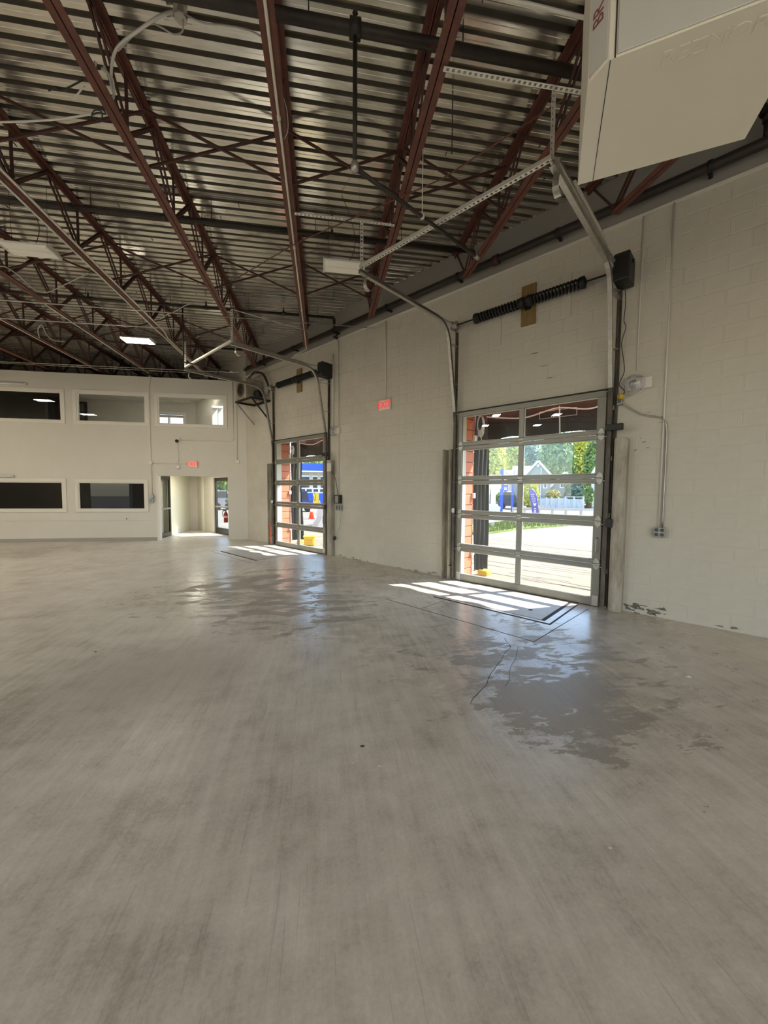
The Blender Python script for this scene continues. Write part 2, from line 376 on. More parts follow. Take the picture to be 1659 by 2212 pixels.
def text_mb(txt, size, depth=0.002, fr=ID, mirror=False):
    cu = bpy.data.curves.new('txt', 'FONT'); cu.body = txt; cu.size = size; cu.align_x = 'CENTER'; cu.align_y = 'CENTER'; cu.extrude = depth; cu.resolution_u = 3
    ob = bpy.data.objects.new('txt', cu); COL.objects.link(ob); dg = bpy.context.evaluated_depsgraph_get(); ev = ob.evaluated_get(dg); me = ev.to_mesh()
    vs = [tuple(v.co) for v in me.vertices]; fs = [tuple(p.vertices) for p in me.polygons]
    ev.to_mesh_clear(); bpy.data.objects.remove(ob); bpy.data.curves.remove(cu)
    m = MB(fr); m.add([( -p[0] if mirror else p[0], p[1], p[2]) for p in vs], fs); return m
def arc(c, p0, p1, k=6):
    # quadratic bend from p0 to p1 with corner c
    c, p0, p1 = Vector(c), Vector(p0), Vector(p1); out = []
    for i in range(k + 1):
        t = i / k; out.append(tuple(p0 * (1 - t) ** 2 + c * (2 * t * (1 - t)) + p1 * t ** 2))
    return out
def smooth_path(pts, k=5):
    P = [Vector(p) for p in pts]; out = []
    for i in range(len(P) - 1):
        a = P[max(i - 1, 0)]; b = P[i]; c = P[i + 1]; d = P[min(i + 2, len(P) - 1)]
        for j in range(k):
            t = j / k; out.append(0.5 * ((2 * b) + (c - a) * t + (2 * a - 5 * b + 4 * c - d) * t * t + (3 * b - a - 3 * c + d) * t ** 3))
    out.append(P[-1]); return [tuple(p) for p in out]
S_ = dict(kind='structure')

# ------------------------------------------------------------------ floor
XL, YR, YB, YO = -12.5, -9.0, 13.15, 16.4          # left wall, rear wall, office wall, outer back wall
DECK = 5.95
def wall_x(y, n=0.0): return (DW - n - WN.y * y) / WN.x
fl = MB().prism([(XL, YR), (wall_x(YR, -0.2), YR), (wall_x(YO + 0.2, -0.2), YO + 0.2), (XL, YO + 0.2)], 2, -0.25, 0.0)
floor = bpy.data.objects.new('floor', mesh_from('floor', fl, Matrix.Identity(4), 'sealed_concrete')); COL.objects.link(floor); ROOTM['floor'] = Matrix.Identity(4)
tag(floor, 'worn grey-beige sealed concrete floor with peeled patches and scuffs', 'floor', **S_)
def joint(pts, w=0.012, fr=W):
    m = MB(fr)
    for a, b in zip(pts[:-1], pts[1:]): m.bar((*a, 0.0004), (*b, 0.0004), w, 0.0012)
    part(floor, 'floor_joint', m, 'joint_dark')
joint([(3.88, 1.90), (1.58, 1.97)]); joint([(1.58, 1.97), (1.48, 0.25)], 0.009)
joint([(10.25, 1.88), (7.95, 1.95)], 0.010); joint([(3.2, 1.9), (3.15, 0.1)], 0.006)
def crack(pix, w=0.010):
    pts = [pz(x, y, 0) for x, y in pix]; out = [pts[0]]
    for a, b in zip(pts[:-1], pts[1:]):
        for k in (1, 2, 3): out.append(a.lerp(b, k / 3) + Vector((random.uniform(-.02, .02), random.uniform(-.02, .02), 0)))
    m = MB()
    for a, b in zip(out[:-1], out[1:]): m.bar((a.x, a.y, 0.0003), (b.x, b.y, 0.0003), w * random.uniform(0.5, 1), 0.0008)
    part(floor, 'floor_crack', m, 'joint_dark')
crack([(1090, 1378), (1102, 1398), (1085, 1425), (1062, 1455), (1035, 1490), (1020, 1520)], 0.007)
crack([(1120, 1395), (1108, 1440), (1090, 1480)], 0.004)

# ------------------------------------------------------------------ street wall of painted blocks
DOORS = [(1.46, 3.74, 3.03), (7.72, 10.02, 3.03)]
HOLES = [(a, b, 0.0, c) for a, b, c in DOORS] + [(13.25, 14.5, 0.0, 2.08), (13.42, 14.42, 3.62, 4.66)]
S0, S1 = -16.2, 16.6
core = MB(W)
def wall_rects(s0, s1, z0, z1, holes):
    ss = sorted({s0, s1, *[v for h in holes for v in h[:2] if s0 < v < s1]}); out = []
    for a, b in zip(ss[:-1], ss[1:]):
        zs = [z0]; hs = sorted([h for h in holes if h[0] <= a + 1e-6 and h[1] >= b - 1e-6], key=lambda h: h[2]); z = z0
        for h in hs:
            if h[2] > z + 1e-6: out.append((a, b, z, h[2]))
            z = h[3]
        if z1 > z + 1e-6: out.append((a, b, z, z1))
    return out
for a, b, c, d in wall_rects(S0, S1, 0.0, 6.1, HOLES): core.box(a, b, -0.14, -0.003, c, d)
wall_right = single('wall_right', 'cream painted concrete block wall holding both overhead doors', 'wall', core, 'block_paint', wall=True, **S_)
# blocks: full units share one mesh, cut units their own
BL, BHh, JG = 0.406, 0.2032, 0.011
def block_mesh(l, h):
    e = 0.005; x0, x1, z0, z1 = JG / 2, l - JG / 2, JG / 2, h - JG / 2
    m = MB(); m.add([(x0, 0.003, z0), (x1, 0.003, z0), (x1, 0.003, z1), (x0, 0.003, z1), (x0 + e, 0, z0 + e), (x1 - e, 0, z0 + e), (x1 - e, 0, z1 - e), (x0 + e, 0, z1 - e)],
                    [(4, 5, 6, 7), (0, 1, 5, 4), (1, 2, 6, 5), (2, 3, 7, 6), (3, 0, 4, 7)])
    return m
units = []
zmax = 5.28
rows = int(zmax / BHh)
for r in range(rows + 1):
    za, zb = r * BHh, min((r + 1) * BHh, zmax)
    if zb - za < 0.03: continue
    off = 0.5 * BL if r % 2 else 0.0
    k = math.floor((-3.6 - off) / BL)
    while k * BL + off < 11.85:
        a, b = k * BL + off, (k + 1) * BL + off; k += 1
        segs = [(max(a, -3.6), min(b, 11.86))]
        for h0, h1, hz0, hz1 in HOLES[:2]:
            if hz1 > za + 0.05:
                ns = []
                for x, y in segs:
                    if y <= h0 or x >= h1: ns.append((x, y))
                    else:
                        if x < h0 - 0.03: ns.append((x, h0))
                        if y > h1 + 0.03: ns.append((h1, y))
                segs = ns
        for x, y in segs:
            if y - x > 0.03: units.append((x, y, za, zb))
units.sort(key=lambda u: (W((u[0] + u[1]) / 2, 0, (u[2] + u[3]) / 2) - CAM).length)
def in_view(u):
    c = W((u[0] + u[1]) / 2, 0, (u[2] + u[3]) / 2) - CAM
    d = c.dot(CF); 
    return d > 0.3 and abs(c.dot(CR)) < d * FW / 2 / FPX and abs(c.dot(CU)) < d * FH / 2 / FPX
near = [u for u in units if in_view(u)][:300]; nearset = set(near)
cache = {}; WM = ROOTM[wall_right.name]; WI = WM.inverted()
rest = MB(W)
for u in units:
    l, h = round(u[1] - u[0], 3), round(u[3] - u[2], 3)
    if u in nearset:
        if (l, h) not in cache: cache[(l, h)] = mesh_from('block', block_mesh(l, h), Matrix.Identity(4), 'block_paint')
        o = bpy.data.objects.new('block', cache[(l, h)]); COL.objects.link(o); o.parent = wall_right
        o.location = WI @ W(u[1], 0, u[2])
    else:
        for f in (1,):
            e = 0.005; a, b, c, d = u[0] + JG / 2, u[1] - JG / 2, u[2] + JG / 2, u[3] - JG / 2
            rest.add([(b, -.003, c), (a, -.003, c), (a, -.003, d), (b, -.003, d), (b - e, 0, c + e), (a + e, 0, c + e), (a + e, 0, d - e), (b - e, 0, d - e)],
                     [(4, 5, 6, 7), (0, 1, 5, 4), (1, 2, 6, 5), (2, 3, 7, 6), (3, 0, 4, 7)])
part(wall_right, 'block_courses', rest, 'block_paint', kind='stuff')

mat('bare_block', (0.30, 0.265, 0.21), 0.9, var=0.5, vscale=20)
def flake(s, z, w, h, k=11):
    pts = []
    for i in range(k):
        a = 2 * math.pi * i / k; rr = random.uniform(0.35, 1.0); pts.append((s + w / 2 * rr * math.cos(a), max(0.0, z + h / 2 * rr * math.sin(a))))
    m = MB(W); m.add([(p[0], 0.0008, p[1]) for p in pts], [tuple(range(k))]); part(wall_right, 'flaked_patch', m, 'bare_block')
for i in range(26): flake(random.uniform(0.62, 1.08), random.uniform(0.0, 0.13) ** 1.0, random.uniform(0.03, 0.16), random.uniform(0.02, 0.07))
for i in range(22): flake(random.uniform(3.95, 7.3), random.uniform(0.0, 0.05), random.uniform(0.05, 0.2), random.uniform(0.015, 0.04))
for i in range(10): flake(random.uniform(-2.0, 0.6), random.uniform(0.0, 0.05), random.uniform(0.05, 0.16), random.uniform(0.015, 0.04))
for i in range(9): flake(random.uniform(0.75, 1.06), random.uniform(2.1, 2.75), random.uniform(0.02, 0.09), random.uniform(0.006, 0.02))
for s_, z_ in ((2.3, 3.62), (2.2, 3.42), (2.45, 3.85)): flake(s_, z_, 0.22, 0.02)

# ------------------------------------------------------------------ remaining shell
REAR_OPEN = [(-5.4, -0.7, 0.0, 4.3), (0.7, 5.4, 0.0, 4.3)]      # unseen doorways added behind the camera to let in daylight
SIDE_OPEN = [(-1.2, 3.4, 0.0, 4.3)]  # unseen side doorway, added as a daylight source
m = MB()
for a, b, c, d in wall_rects(YR, YO + 0.2, 0, 6.1, SIDE_OPEN): m.box(XL - 0.2, XL, a, b, c, d)
single('wall_left', 'painted side wall of the hall with an added daylight opening', 'wall', m, 'block_paint', **S_)
m = MB()
for a, b, c, d in wall_rects(XL, wall_x(YR, 0), 0, 6.1, REAR_OPEN): m.box(a, b, YR - 0.2, YR, c, d)
single('wall_rear', 'painted rear wall of the hall with added daylight openings', 'wall', m, 'block_paint', **S_)

# office wall with window and passage openings
OX0, OX1, OZ = XL, -2.29, 5.16
OH = [(-9.85, -7.88, 3.71, 4.57), (-7.46, -5.52, 3.71, 4.58), (-5.16, -3.17, 3.71, 4.59), (-9.9, -7.93, 1.0, 1.85), (-7.5, -5.6, 1.0, 1.85), (-5.24, -3.09, 0.0, 2.07)]
ow = MB()
for a, b, c, d in wall_rects(OX0, OX1, 0, OZ, OH): ow.box(a, b, YB, YB + 0.13, c, d)
wall_back = single('wall_back', 'white drywall office partition with two rows of interior windows', 'wall', ow, 'drywall', **S_)
part(wall_back, 'wainscot_ledge', MB().box(OX0, -5.3, YB - 0.012, YB, 0.645, 0.66), 'drywall')
part(wall_back, 'corner_panel', MB().box(-3.09, -2.30, YB - 0.012, YB, 0.0, 2.075), 'drywall')
single('baseboard_back', 'grey rubber cove base along foot of the office partition', 'baseboard', MB().prism([(YB - 0.025, 0.0), (YB, 0.0), (YB, 0.105), (YB - 0.008, 0.105), (YB - 0.014, 0.02)], 0, OX0, -5.26), 'base_cove', **S_)
def office_window(name, h, label, gm, sash=True):
    a, b, c, d = h
    r = thing(name, label, 'window', ((a + b) / 2, YB, c), **S_)
    w = 0.10
    for nm, args in (('window_trim', (a - w, b + w, d, d + w)), ('window_trim', (a - w, b + w, c - w * 0.8, c)), ('window_trim', (a - w, a, c, d)), ('window_trim', (b, b + w, c, d))):
        part(r, nm, MB().bevbox(args[0], args[1], YB - 0.028, YB + 0.001, args[2], args[3], 0.008), 'white_trim')
    for x0, x1, z0, z1 in ((a, b, d - 0.03, d), (a, b, c, c + 0.03), (a, a + 0.03, c + .03, d - .03), (b - 0.03, b, c + .03, d - .03)):
        part(r, 'stop_bead', MB().box(x0, x1, YB - 0.010, YB + 0.05, z0, z1), 'white_trim')
    part(r, 'glass_pane', MB().box(a + 0.03, b - 0.03, YB + 0.02, YB + 0.026, c + 0.03, d - 0.03), gm)
office_window('window_1', OH[0], 'upper office window showing a dark inner door with pale trim', 'pane_office')
office_window('window_2', OH[1], 'upper office window between the dark door view and the conduit', 'pane_office')
office_window('window_3', OH[2], 'upper office window showing blue sky through a far window', 'pane_office')
office_window('window_4', OH[3], 'lower dark office window below the window with inner door view', 'pane_tinted')
office_window('window_5', OH[4], 'lower dark office window beside the switch boxes', 'pane_tinted')

# rooms behind the partition
BX1 = wall_x(YO, 0)
ob = MB()
for a, b, c, d in wall_rects(XL, BX1 + 0.3, 0, 6.1, [(-6.55, -5.45, 3.55, 4.62)]): ob.box(a, b, YO, YO + 0.2, c, d)
single('wall_outer', 'taupe painted outer wall inside the offices', 'wall', ob, 'office_wall', **S_)
single('floor_upper', 'upper office floor slab above the passage', 'floor', MB().prism([(XL, YB + 0.13), (wall_x(YB + 0.13, 0.0), YB + 0.13), (wall_x(YO, 0.0), YO), (XL, YO)], 2, 2.22, 2.85), 'cream_wall', **S_)
rc = single('ceiling_upper', 'acoustic tile ceiling of the upper offices', 'ceiling', MB().prism([(XL, YB + 0.13), (wall_x(YB + 0.13, 0.0), YB + 0.13), (wall_x(YO, 0.0), YO), (XL, YO)], 2, 5.075, 5.10), 'tile_grid', **S_)
y = YB + 0.16
while y < YO - 0.1:
    x = -11.9
    y1 = min(y + 0.60, YO - 0.02)
    while x < wall_x(y, 0) - 0.05:
        xe = min(x + 1.2, wall_x(y1, 0) - 0.03)
        if xe - x > 0.1: part(rc, 'ceiling_tile', MB().box(x + 0.01, xe - 0.01, y + 0.01, y1 - 0.01, 5.066, 5.075), 'tile_ceiling')
        x += 1.22
    y += 0.62
single('wall_partition', 'taupe partition between the upper offices', 'wall', MB().prism([(-7.70, YB + 0.14), (-7.62, YB + 0.14), (-9.45, YO - 0.01), (-9.55, YO - 0.01)], 2, 2.86, 5.06), 'office_wall', **S_)
single('wall_lower_light_stop', 'added partition keeping passage light out of the lower office', 'wall', MB().box(-5.60, -5.55, YB + 0.14, YO - 0.01, 0.0, 2.21), 'office_wall', **S_)  # added to block light spilling from the passage into the lower room
r = thing('passage_fill_lamp', 'added unseen ceiling lamp brightening the exit passage', 'light', (-4.5, 14.4, 2.16))  # unseen lamp, added only to brighten the passage
part(r, 'light_base', MB().lathe((-4.5, 14.4, 2.218), (0, 0, -1), [(0.17, 0.0), (0.17, 0.02)], 20), 'fixture_white'); part(r, 'light_lens', MB().lathe((-4.5, 14.4, 2.198), (0, 0, -1), [(0.155, 0.0), (0.14, 0.02), (0.0, 0.03)], 20), 'passage_fill_lit')
single('wall_passage', 'cream side wall of the exit passage', 'wall', MB().box(-5.44, -5.34, 14.46, YO, 0.0, 2.21), 'cream_wall', **S_)
single('wall_passage_stub', 'cream wall above the open passage door', 'wall', MB().box(-5.44, -5.34, YB + 0.13, 14.46, 2.12, 2.21), 'cream_wall', **S_)
single('trim_1', 'pale painted column strip in the passage corner', 'trim', MB(W).box(15.35, 15.5, 0.0, 0.06, 0, 2.2), 'cream_wall', wall=True, **S_)
# upper window facing the street in the far office and sky window in the outer wall
r = thing('window_6', 'white framed far window with blue sky inside upper office', 'window', (-6.0, YO, 3.55), **S_)
for a, b, c, d in ((-6.62, -6.50, 3.55, 4.62), (-5.50, -5.38, 3.55, 4.62), (-6.62, -5.38, 4.62, 4.68), (-6.5, -5.5, 3.5, 3.56), (-6.06, -6.02, 3.56, 4.62)):
    part(r, 'window_frame', MB().box(a, b, YO - 0.04, YO + 0.1, c, d), 'white_trim')
part(r, 'roller_blind', MB().tube([(-6.5, YO - 0.05, 4.52), (-5.5, YO - 0.05, 4.52)], 0.05, 10), 'office_wall')
part(r, 'glass_pane', MB().box(-6.5, -5.5, YO + 0.05, YO + 0.056, 3.56, 4.6), 'pane_clear')
r = thing('window_7', 'bright white street window in the far upper office', 'window', W(13.9, 0, 3.62), wall=True, **S_)
for a, b, c, d in ((13.36, 13.44, 3.6, 4.7), (14.40, 14.48, 3.6, 4.7), (13.36, 14.48, 4.64, 4.72), (13.36, 14.48, 3.56, 3.64), (13.9, 13.94, 3.64, 4.64)):
    part(r, 'window_frame', MB(W).box(a, b, -0.16, 0.03, c, d), 'white_trim')
part(r, 'glass_pane', MB(W).box(13.44, 14.40, -0.09, -0.084, 3.64, 4.64), 'pane_clear')
r = thing('office_strip_light', 'lit twin tube strip light on upper office ceiling', 'light', (-4.55, 14.7, 5.0))
part(r, 'light_body', MB().bevbox(-5.2, -3.9, 14.62, 14.80, 5.02, 5.064, 0.006), 'fixture_white')
for dy in (-0.05, 0.05): part(r, 'light_tube', MB().tube([(-5.17, 14.71 + dy, 5.0), (-3.93, 14.71 + dy, 5.0)], 0.016, 8), 'strip_lit')
r = thing('office_strip_light', 'lit twin tube strip light in the middle upper office', 'light', (-7.0, 14.0, 5.0))
part(r, 'light_body', MB().bevbox(-7.5, -6.2, 14.02, 14.20, 5.02, 5.064, 0.006), 'fixture_white')
for dy in (-0.05, 0.05): part(r, 'light_tube', MB().tube([(-7.47, 14.11 + dy, 5.0), (-6.23, 14.11 + dy, 5.0)], 0.016, 8), 'strip_lit')
def inner_door(name, label, x0, x1, zt, trim):
    r = thing(name, label, 'door', ((x0 + x1) / 2, YO, 2.85), **S_)
    part(r, 'door_leaf', MB().bevbox(x0, x1, YO - 0.03, YO - 0.001, 2.86, zt, 0.004), 'dark_wall')
    for a, b, c, d in ((x0 - 0.09, x0, 2.86, zt), (x1, x1 + 0.09, 2.86, zt), (x0 - 0.09, x1 + 0.09, zt, zt + 0.09)):
        part(r, 'door_casing', MB().box(a, b, YO - 0.045, YO - 0.001, c, d), trim)
    part(r, 'door_handle', MB().tube([(x0 + 0.08, YO - 0.06, 3.85), (x0 + 0.18, YO - 0.06, 3.85)], 0.012, 6), 'galvanised')
p1 = py(105, 880, YO); p2 = py(135, 880, YO)
inner_door('door_3', 'dark inner office door with pale casing behind upper window', p1.x, p1.x + 0.85, py(105, 857, YO).z, 'white_trim')
p1 = py(164, 880, YO); p2 = py(186, 880, YO)
inner_door('door_4', 'grey inner office door with black casing behind upper window', p2.x - 0.95, p2.x - 0.05, py(175, 873, YO).z, 'dark_frame')

# passage doors
r = thing('door_5', 'open dark framed glass door on left side of the exit passage', 'door', (-5.30, 13.35, 0), **S_)
for a, b in ((13.30, 13.36), (14.37, 14.47)): part(r, 'door_stile', MB().box(-5.385, -5.335, a, b, 0, 2.08), 'dark_frame')
part(r, 'door_rail', MB().box(-5.385, -5.335, 13.36, 14.37, 1.98, 2.08), 'dark_frame')
part(r, 'door_rail', MB().box(-5.385, -5.335, 13.36, 14.37, 0, 0.16), 'dark_frame')
part(r, 'push_bar', MB().bevbox(-5.33, -5.28, 13.45, 14.3, 0.95, 1.01, 0.008), 'galvanised')
part(r, 'glass_pane', MB().box(-5.363, -5.357, 13.36, 14.37, 0.16, 1.98), 'pane_clear')
r = thing('door_6', 'dark framed glass exit door to the street in the passage', 'door', W(13.95, 0, 0), wall=True, **S_)
for a, b in ((13.25, 13.32), (14.41, 14.5)): part(r, 'door_stile', MB(W).box(a, b, -0.12, -0.05, 0, 2.08), 'dark_frame')
part(r, 'door_rail', MB(W).box(13.32, 14.41, -0.12, -0.05, 1.96, 2.08), 'dark_frame')
part(r, 'door_rail', MB(W).box(13.32, 14.41, -0.12, -0.05, 0.0, 0.22), 'dark_frame')
part(r, 'push_bar', MB(W).bevbox(13.35, 14.38, -0.05, 0.0, 0.97, 1.03, 0.008), 'galvanised')
part(r, 'glass_pane', MB(W).box(13.32, 14.41, -0.088, -0.082, 0.22, 1.96), 'pane_clear')
single('trim_2', 'white casing on left edge of the passage opening', 'trim', MB().box(-5.26, -5.19, YB - 0.03, YB + 0.15, 0.0, 2.10), 'white_trim', **S_)

# ------------------------------------------------------------------ corrugated roof deck
cz = MB().prism([(XL - 0.1, YR - 0.1), (wall_x(YR, -0.1), YR - 0.1), (wall_x(YO + 0.2, -0.1), YO + 0.3), (XL - 0.1, YO + 0.3)], 2, 6.10, 6.16)
ceiling = single('ceiling', 'corrugated galvanised metal roof deck over the red joists', 'ceiling', cz, 'galvanised', **S_)
PT = 0.1524; NRIB = 6
prof = [(0.0, 0.0), (0.040, 0.0), (0.0445, 0.004), (0.049, 0.0), (0.094, 0.0), (0.103, 0.070), (0.1434, 0.070)]   # one rib
y = YR
k = 0
while y < YO:
    m = MB(); P = []
    for i in range(NRIB):
        for a, b in prof: P.append((y + i * PT + a, DECK + b))
    P.append((y + NRIB * PT + 0.004, DECK - 0.0015 if k % 2 else DECK))
    vs = [(XL, a, b) for a, b in P] + [(wall_x(a, -0.09), a, b) for a, b in P]; n = len(P)
    m.add(vs, [(i + 1, i, n + i, n + i + 1) for i in range(n - 1)])
    part(ceiling, 'deck_sheet', m, 'galvanised_deck'); y += NRIB * PT; k += 1
ticks = MB()
for i in range(230):
    yy = YR + (random.randint(66, 165)) * PT + 0.0405; xx = random.uniform(-8, min(5, wall_x(yy, 0.2)))
    ticks.box(xx - 0.004, xx + 0.004, yy - 0.028, yy + 0.028, DECK - 0.006, DECK + 0.001)
part(ceiling, 'punch_marks', ticks, 'hole_dark', kind='stuff')

# ------------------------------------------------------------------ bar joists
ZB, ZT = 5.265, 5.945          # underside of bottom chord, top of top chord
JX = [6.55, 5.12, 3.74, 2.38, 0.99, -0.415, -1.98, -3.65, -5.34, -6.78, -8.27, -9.85, -11.4]
JL = ['steel bar joist ending on the block wall to the right of the heater', 'steel bar joist partly hidden above the white hanging heater',
      'red steel bar joist behind the white hanging heater', 'red steel bar joist over the near door opener',
      'red steel bar joist above the middle of the near door track', 'red steel bar joist with one pale conduit along its underside',
      'red steel bar joist with coiled cables hanging in its web', 'red steel bar joist with a pair of pale conduits',
      'red steel bar joist with conduit meeting the office wall at the painted riser', 'red steel bar joist above the second upper office window',
      'dark red steel bar joist above the upper window with inner door view', 'red steel bar joist near the side wall', 'red steel bar joist beside the side wall']
def angle_pair(m, y0, y1, x, z, w, t, up, gap=0.012):
    # two steel angles back to back, legs up or down
    for s in (-1, 1):
        xa, xb = x + s * gap / 2, x + s * (gap / 2 + w)
        if up: m.box(xa, xb, y0, y1, z, z + t); m.box(xa, x + s * (gap / 2 + t), y0, y1, z + t, z + w)
        else: m.box(xa, xb, y0, y1, z - t, z); m.box(xa, x + s * (gap / 2 + t), y0, y1, z - w, z - t)
for i, x in enumerate(JX):
    ye = min((DW - WN.x * x) / WN.y, YO - 0.05); yb = ye - (0.55 if ye < YO - 0.1 else 0.0)
    ys = max(YR + 0.05, -4.0)
    j = thing('roof_joist', JL[i], 'joist', (x, ys, ZB), group='red bar joists under the deck')
    m = MB(); angle_pair(m, ys, yb, x, ZB, 0.058, 0.008, True); part(j, 'bottom_chord', m, 'red_oxide')
    m = MB(); angle_pair(m, ys, ye - 0.02, x, ZT, 0.062, 0.008, False); part(j, 'top_chord', m, 'red_oxide')
    yy = yb; pan = 0.62
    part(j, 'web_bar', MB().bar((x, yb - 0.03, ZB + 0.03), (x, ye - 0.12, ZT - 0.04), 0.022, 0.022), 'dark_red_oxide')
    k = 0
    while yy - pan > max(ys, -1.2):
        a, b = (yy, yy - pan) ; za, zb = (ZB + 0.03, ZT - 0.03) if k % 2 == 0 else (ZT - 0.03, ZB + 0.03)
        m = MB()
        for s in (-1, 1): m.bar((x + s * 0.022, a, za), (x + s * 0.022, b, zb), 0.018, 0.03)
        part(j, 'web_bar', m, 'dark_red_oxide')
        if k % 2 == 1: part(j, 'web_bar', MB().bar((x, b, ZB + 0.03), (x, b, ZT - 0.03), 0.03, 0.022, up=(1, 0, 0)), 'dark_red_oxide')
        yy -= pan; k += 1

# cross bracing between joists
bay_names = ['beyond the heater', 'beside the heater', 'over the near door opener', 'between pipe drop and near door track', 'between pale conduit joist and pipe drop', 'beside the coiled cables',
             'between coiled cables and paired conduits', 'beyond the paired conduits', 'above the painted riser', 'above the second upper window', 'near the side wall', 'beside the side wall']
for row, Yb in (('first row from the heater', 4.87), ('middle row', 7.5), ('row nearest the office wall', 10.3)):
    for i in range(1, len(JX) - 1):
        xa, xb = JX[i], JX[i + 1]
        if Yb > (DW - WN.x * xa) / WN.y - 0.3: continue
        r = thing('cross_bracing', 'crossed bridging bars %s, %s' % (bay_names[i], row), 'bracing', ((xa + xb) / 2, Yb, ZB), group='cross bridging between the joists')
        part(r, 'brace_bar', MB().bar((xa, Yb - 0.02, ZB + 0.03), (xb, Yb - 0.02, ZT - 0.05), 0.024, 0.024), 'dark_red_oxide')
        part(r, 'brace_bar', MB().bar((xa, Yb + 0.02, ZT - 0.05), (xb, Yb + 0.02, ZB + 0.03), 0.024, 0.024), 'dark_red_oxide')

# ------------------------------------------------------------------ sprinkler pipes
def sprinkler_pipe(label, Y, x0, heads, r=0.032, drop=False):
    xe = wall_x(Y, 0.16)
    t = thing('sprinkler_pipe', label, 'pipe', (x0, Y, 5.72), group='sprinkler branch pipes under the deck')
    pts = [(x0, Y, 5.75), (xe, Y, 5.75)]
    part(t, 'pipe_run', MB().tube(pts, r, 10), 'black_pipe')
    m = MB(); m.tube(arc((xe, Y, 5.75), (xe - 0.07, Y, 5.75), (xe, Y, 5.66)), r * 1.25, 10); m.tube([(xe, Y, 5.66), (xe, Y, 5.46)], r, 10); part(t, 'elbow', m, 'black_pipe')
    for hx in heads:
        s = part(t, 'tee_fitting', MB().tube([(hx - 0.05, Y, 5.75), (hx + 0.05, Y, 5.75)], r * 1.45, 10), 'black_pipe')
        part(s, 'sprinkler_head', MB().lathe((hx, Y, 5.75), (0, 0, 1), [(0.022, 0), (0.022, 0.09), (0.010, 0.10), (0.010, 0.125), (0.026, 0.13), (0.0, 0.14)], 8), 'black_pipe')
    for hx in [j for j in JX if x0 < j + 0.3 < xe]:
        part(t, 'hanger_rod', MB().tube([(hx + 0.3, Y, 5.75), (hx + 0.3, Y, 5.96)], 0.006, 6), 'black_steel')
sprinkler_pipe('thick black sprinkler pipe nearest the heater with pipe drop', 3.61, -4.0, [-2.9, 0.29], 0.05)
sprinkler_pipe('black sprinkler pipe crossing above the unlit lamps', 6.42, -9.5, [-5.5, -2.35, 0.15], 0.034)
sprinkler_pipe('black sprinkler pipe joining the wall main by an elbow', 9.35, -11, [-5.0, -2.6, -0.9], 0.03)
sprinkler_pipe('black sprinkler pipe nearest the office wall', 11.9, -11, [-6.0, -3.6], 0.03)
t = thing('sprinkler_main', 'long black sprinkler main fixed along the top of the block wall', 'pipe', W(4.0, 0.16, 5.40), wall=True)
part(t, 'pipe_run', MB(W).tube([(-9, 0.16, 5.45), (11.6, 0.16, 5.45)], 0.058, 12), 'black_pipe')
for s in [v * 1.7 - 3 for v in range(9)]:
    b = part(t, 'pipe_bracket', MB(W).box(s - 0.02, s + 0.02, 0.0, 0.10, 5.40, 5.43).tube([(s - 0.025, 0.16, 5.45), (s + 0.025, 0.16, 5.45)], 0.068, 12), 'black_steel')
part(t, 'red_coupling', MB(W).tube([(3.02, 0.16, 5.45), (3.12, 0.16, 5.45)], 0.075, 12), 'dark_red_oxide', label='rusty red coupling')
part(t, 'drain_valve', MB(W).tube([(7.1, 0.16, 5.42), (7.1, 0.18, 5.26)], 0.025, 8).tube([(7.05, 0.2, 5.22), (7.16, 0.2, 5.28)], 0.03, 8), 'black_pipe')
single('trim_3', 'pale ledge strip along the block wall under the sprinkler main', 'trim', MB(W).box(-9, 11.85, 0.0, 0.022, 5.285, 5.315), 'white_trim', wall=True, **S_)
single('trim_4', 'smooth grey parging band above the block courses', 'trim', MB(W).box(-9, 11.85, -0.004, 0.006, 5.315, 5.95), 'base_cove', wall=True, **S_)

# pipe that drops from the first branch and runs out level toward the wall
pA = Vector((0.29, 3.61, 4.58)); pB = Vector((1.885, 4.66, 4.58))
t = thing('drop_pipe', 'black pipe dropping from the sprinkler line then running level to a capped end', 'pipe', pA)
part(t, 'vertical_pipe', MB().tube([(0.29, 3.61, 5.72), (0.29, 3.61, 4.60)], 0.021, 10), 'black_pipe')
part(t, 'elbow', MB().lathe((0.29, 3.61, 4.58), (0, 0, 1), [(0.0, -0.045), (0.034, -0.03), (0.038, 0.0), (0.034, 0.04), (0.026, 0.05)], 10), 'galvanised')
part(t, 'level_pipe', MB().tube([tuple(pA), tuple(pB)], 0.021, 10), 'black_pipe')
dr = (pB - pA).normalized()
part(t, 'end_cap', MB().tube([tuple(pB - dr * 0.03), tuple(pB + dr * 0.05)], 0.03, 10), 'galvanised')
pm = pz(912, 468, 4.58)
single('hanger_wire', 'thin pale wire holding up the level black pipe', 'wire', MB().tube([(pm.x, pm.y, 4.56), (pm.x, pm.y, 5.29)], 0.005, 6).lathe((pm.x, pm.y, 4.58), tuple(dr), [(0.027, -0.012), (0.03, 0.0), (0.027, 0.012)], 10), 'cable_white')
pm = pz(978, 350, 4.9)
single('threaded_rod', 'thin dark threaded rod hanging free from the deck', 'rod', MB().tube([(1.39, 4.18, 5.95), (1.39, 4.18, 5.32)], 0.006, 6), 'black_steel')

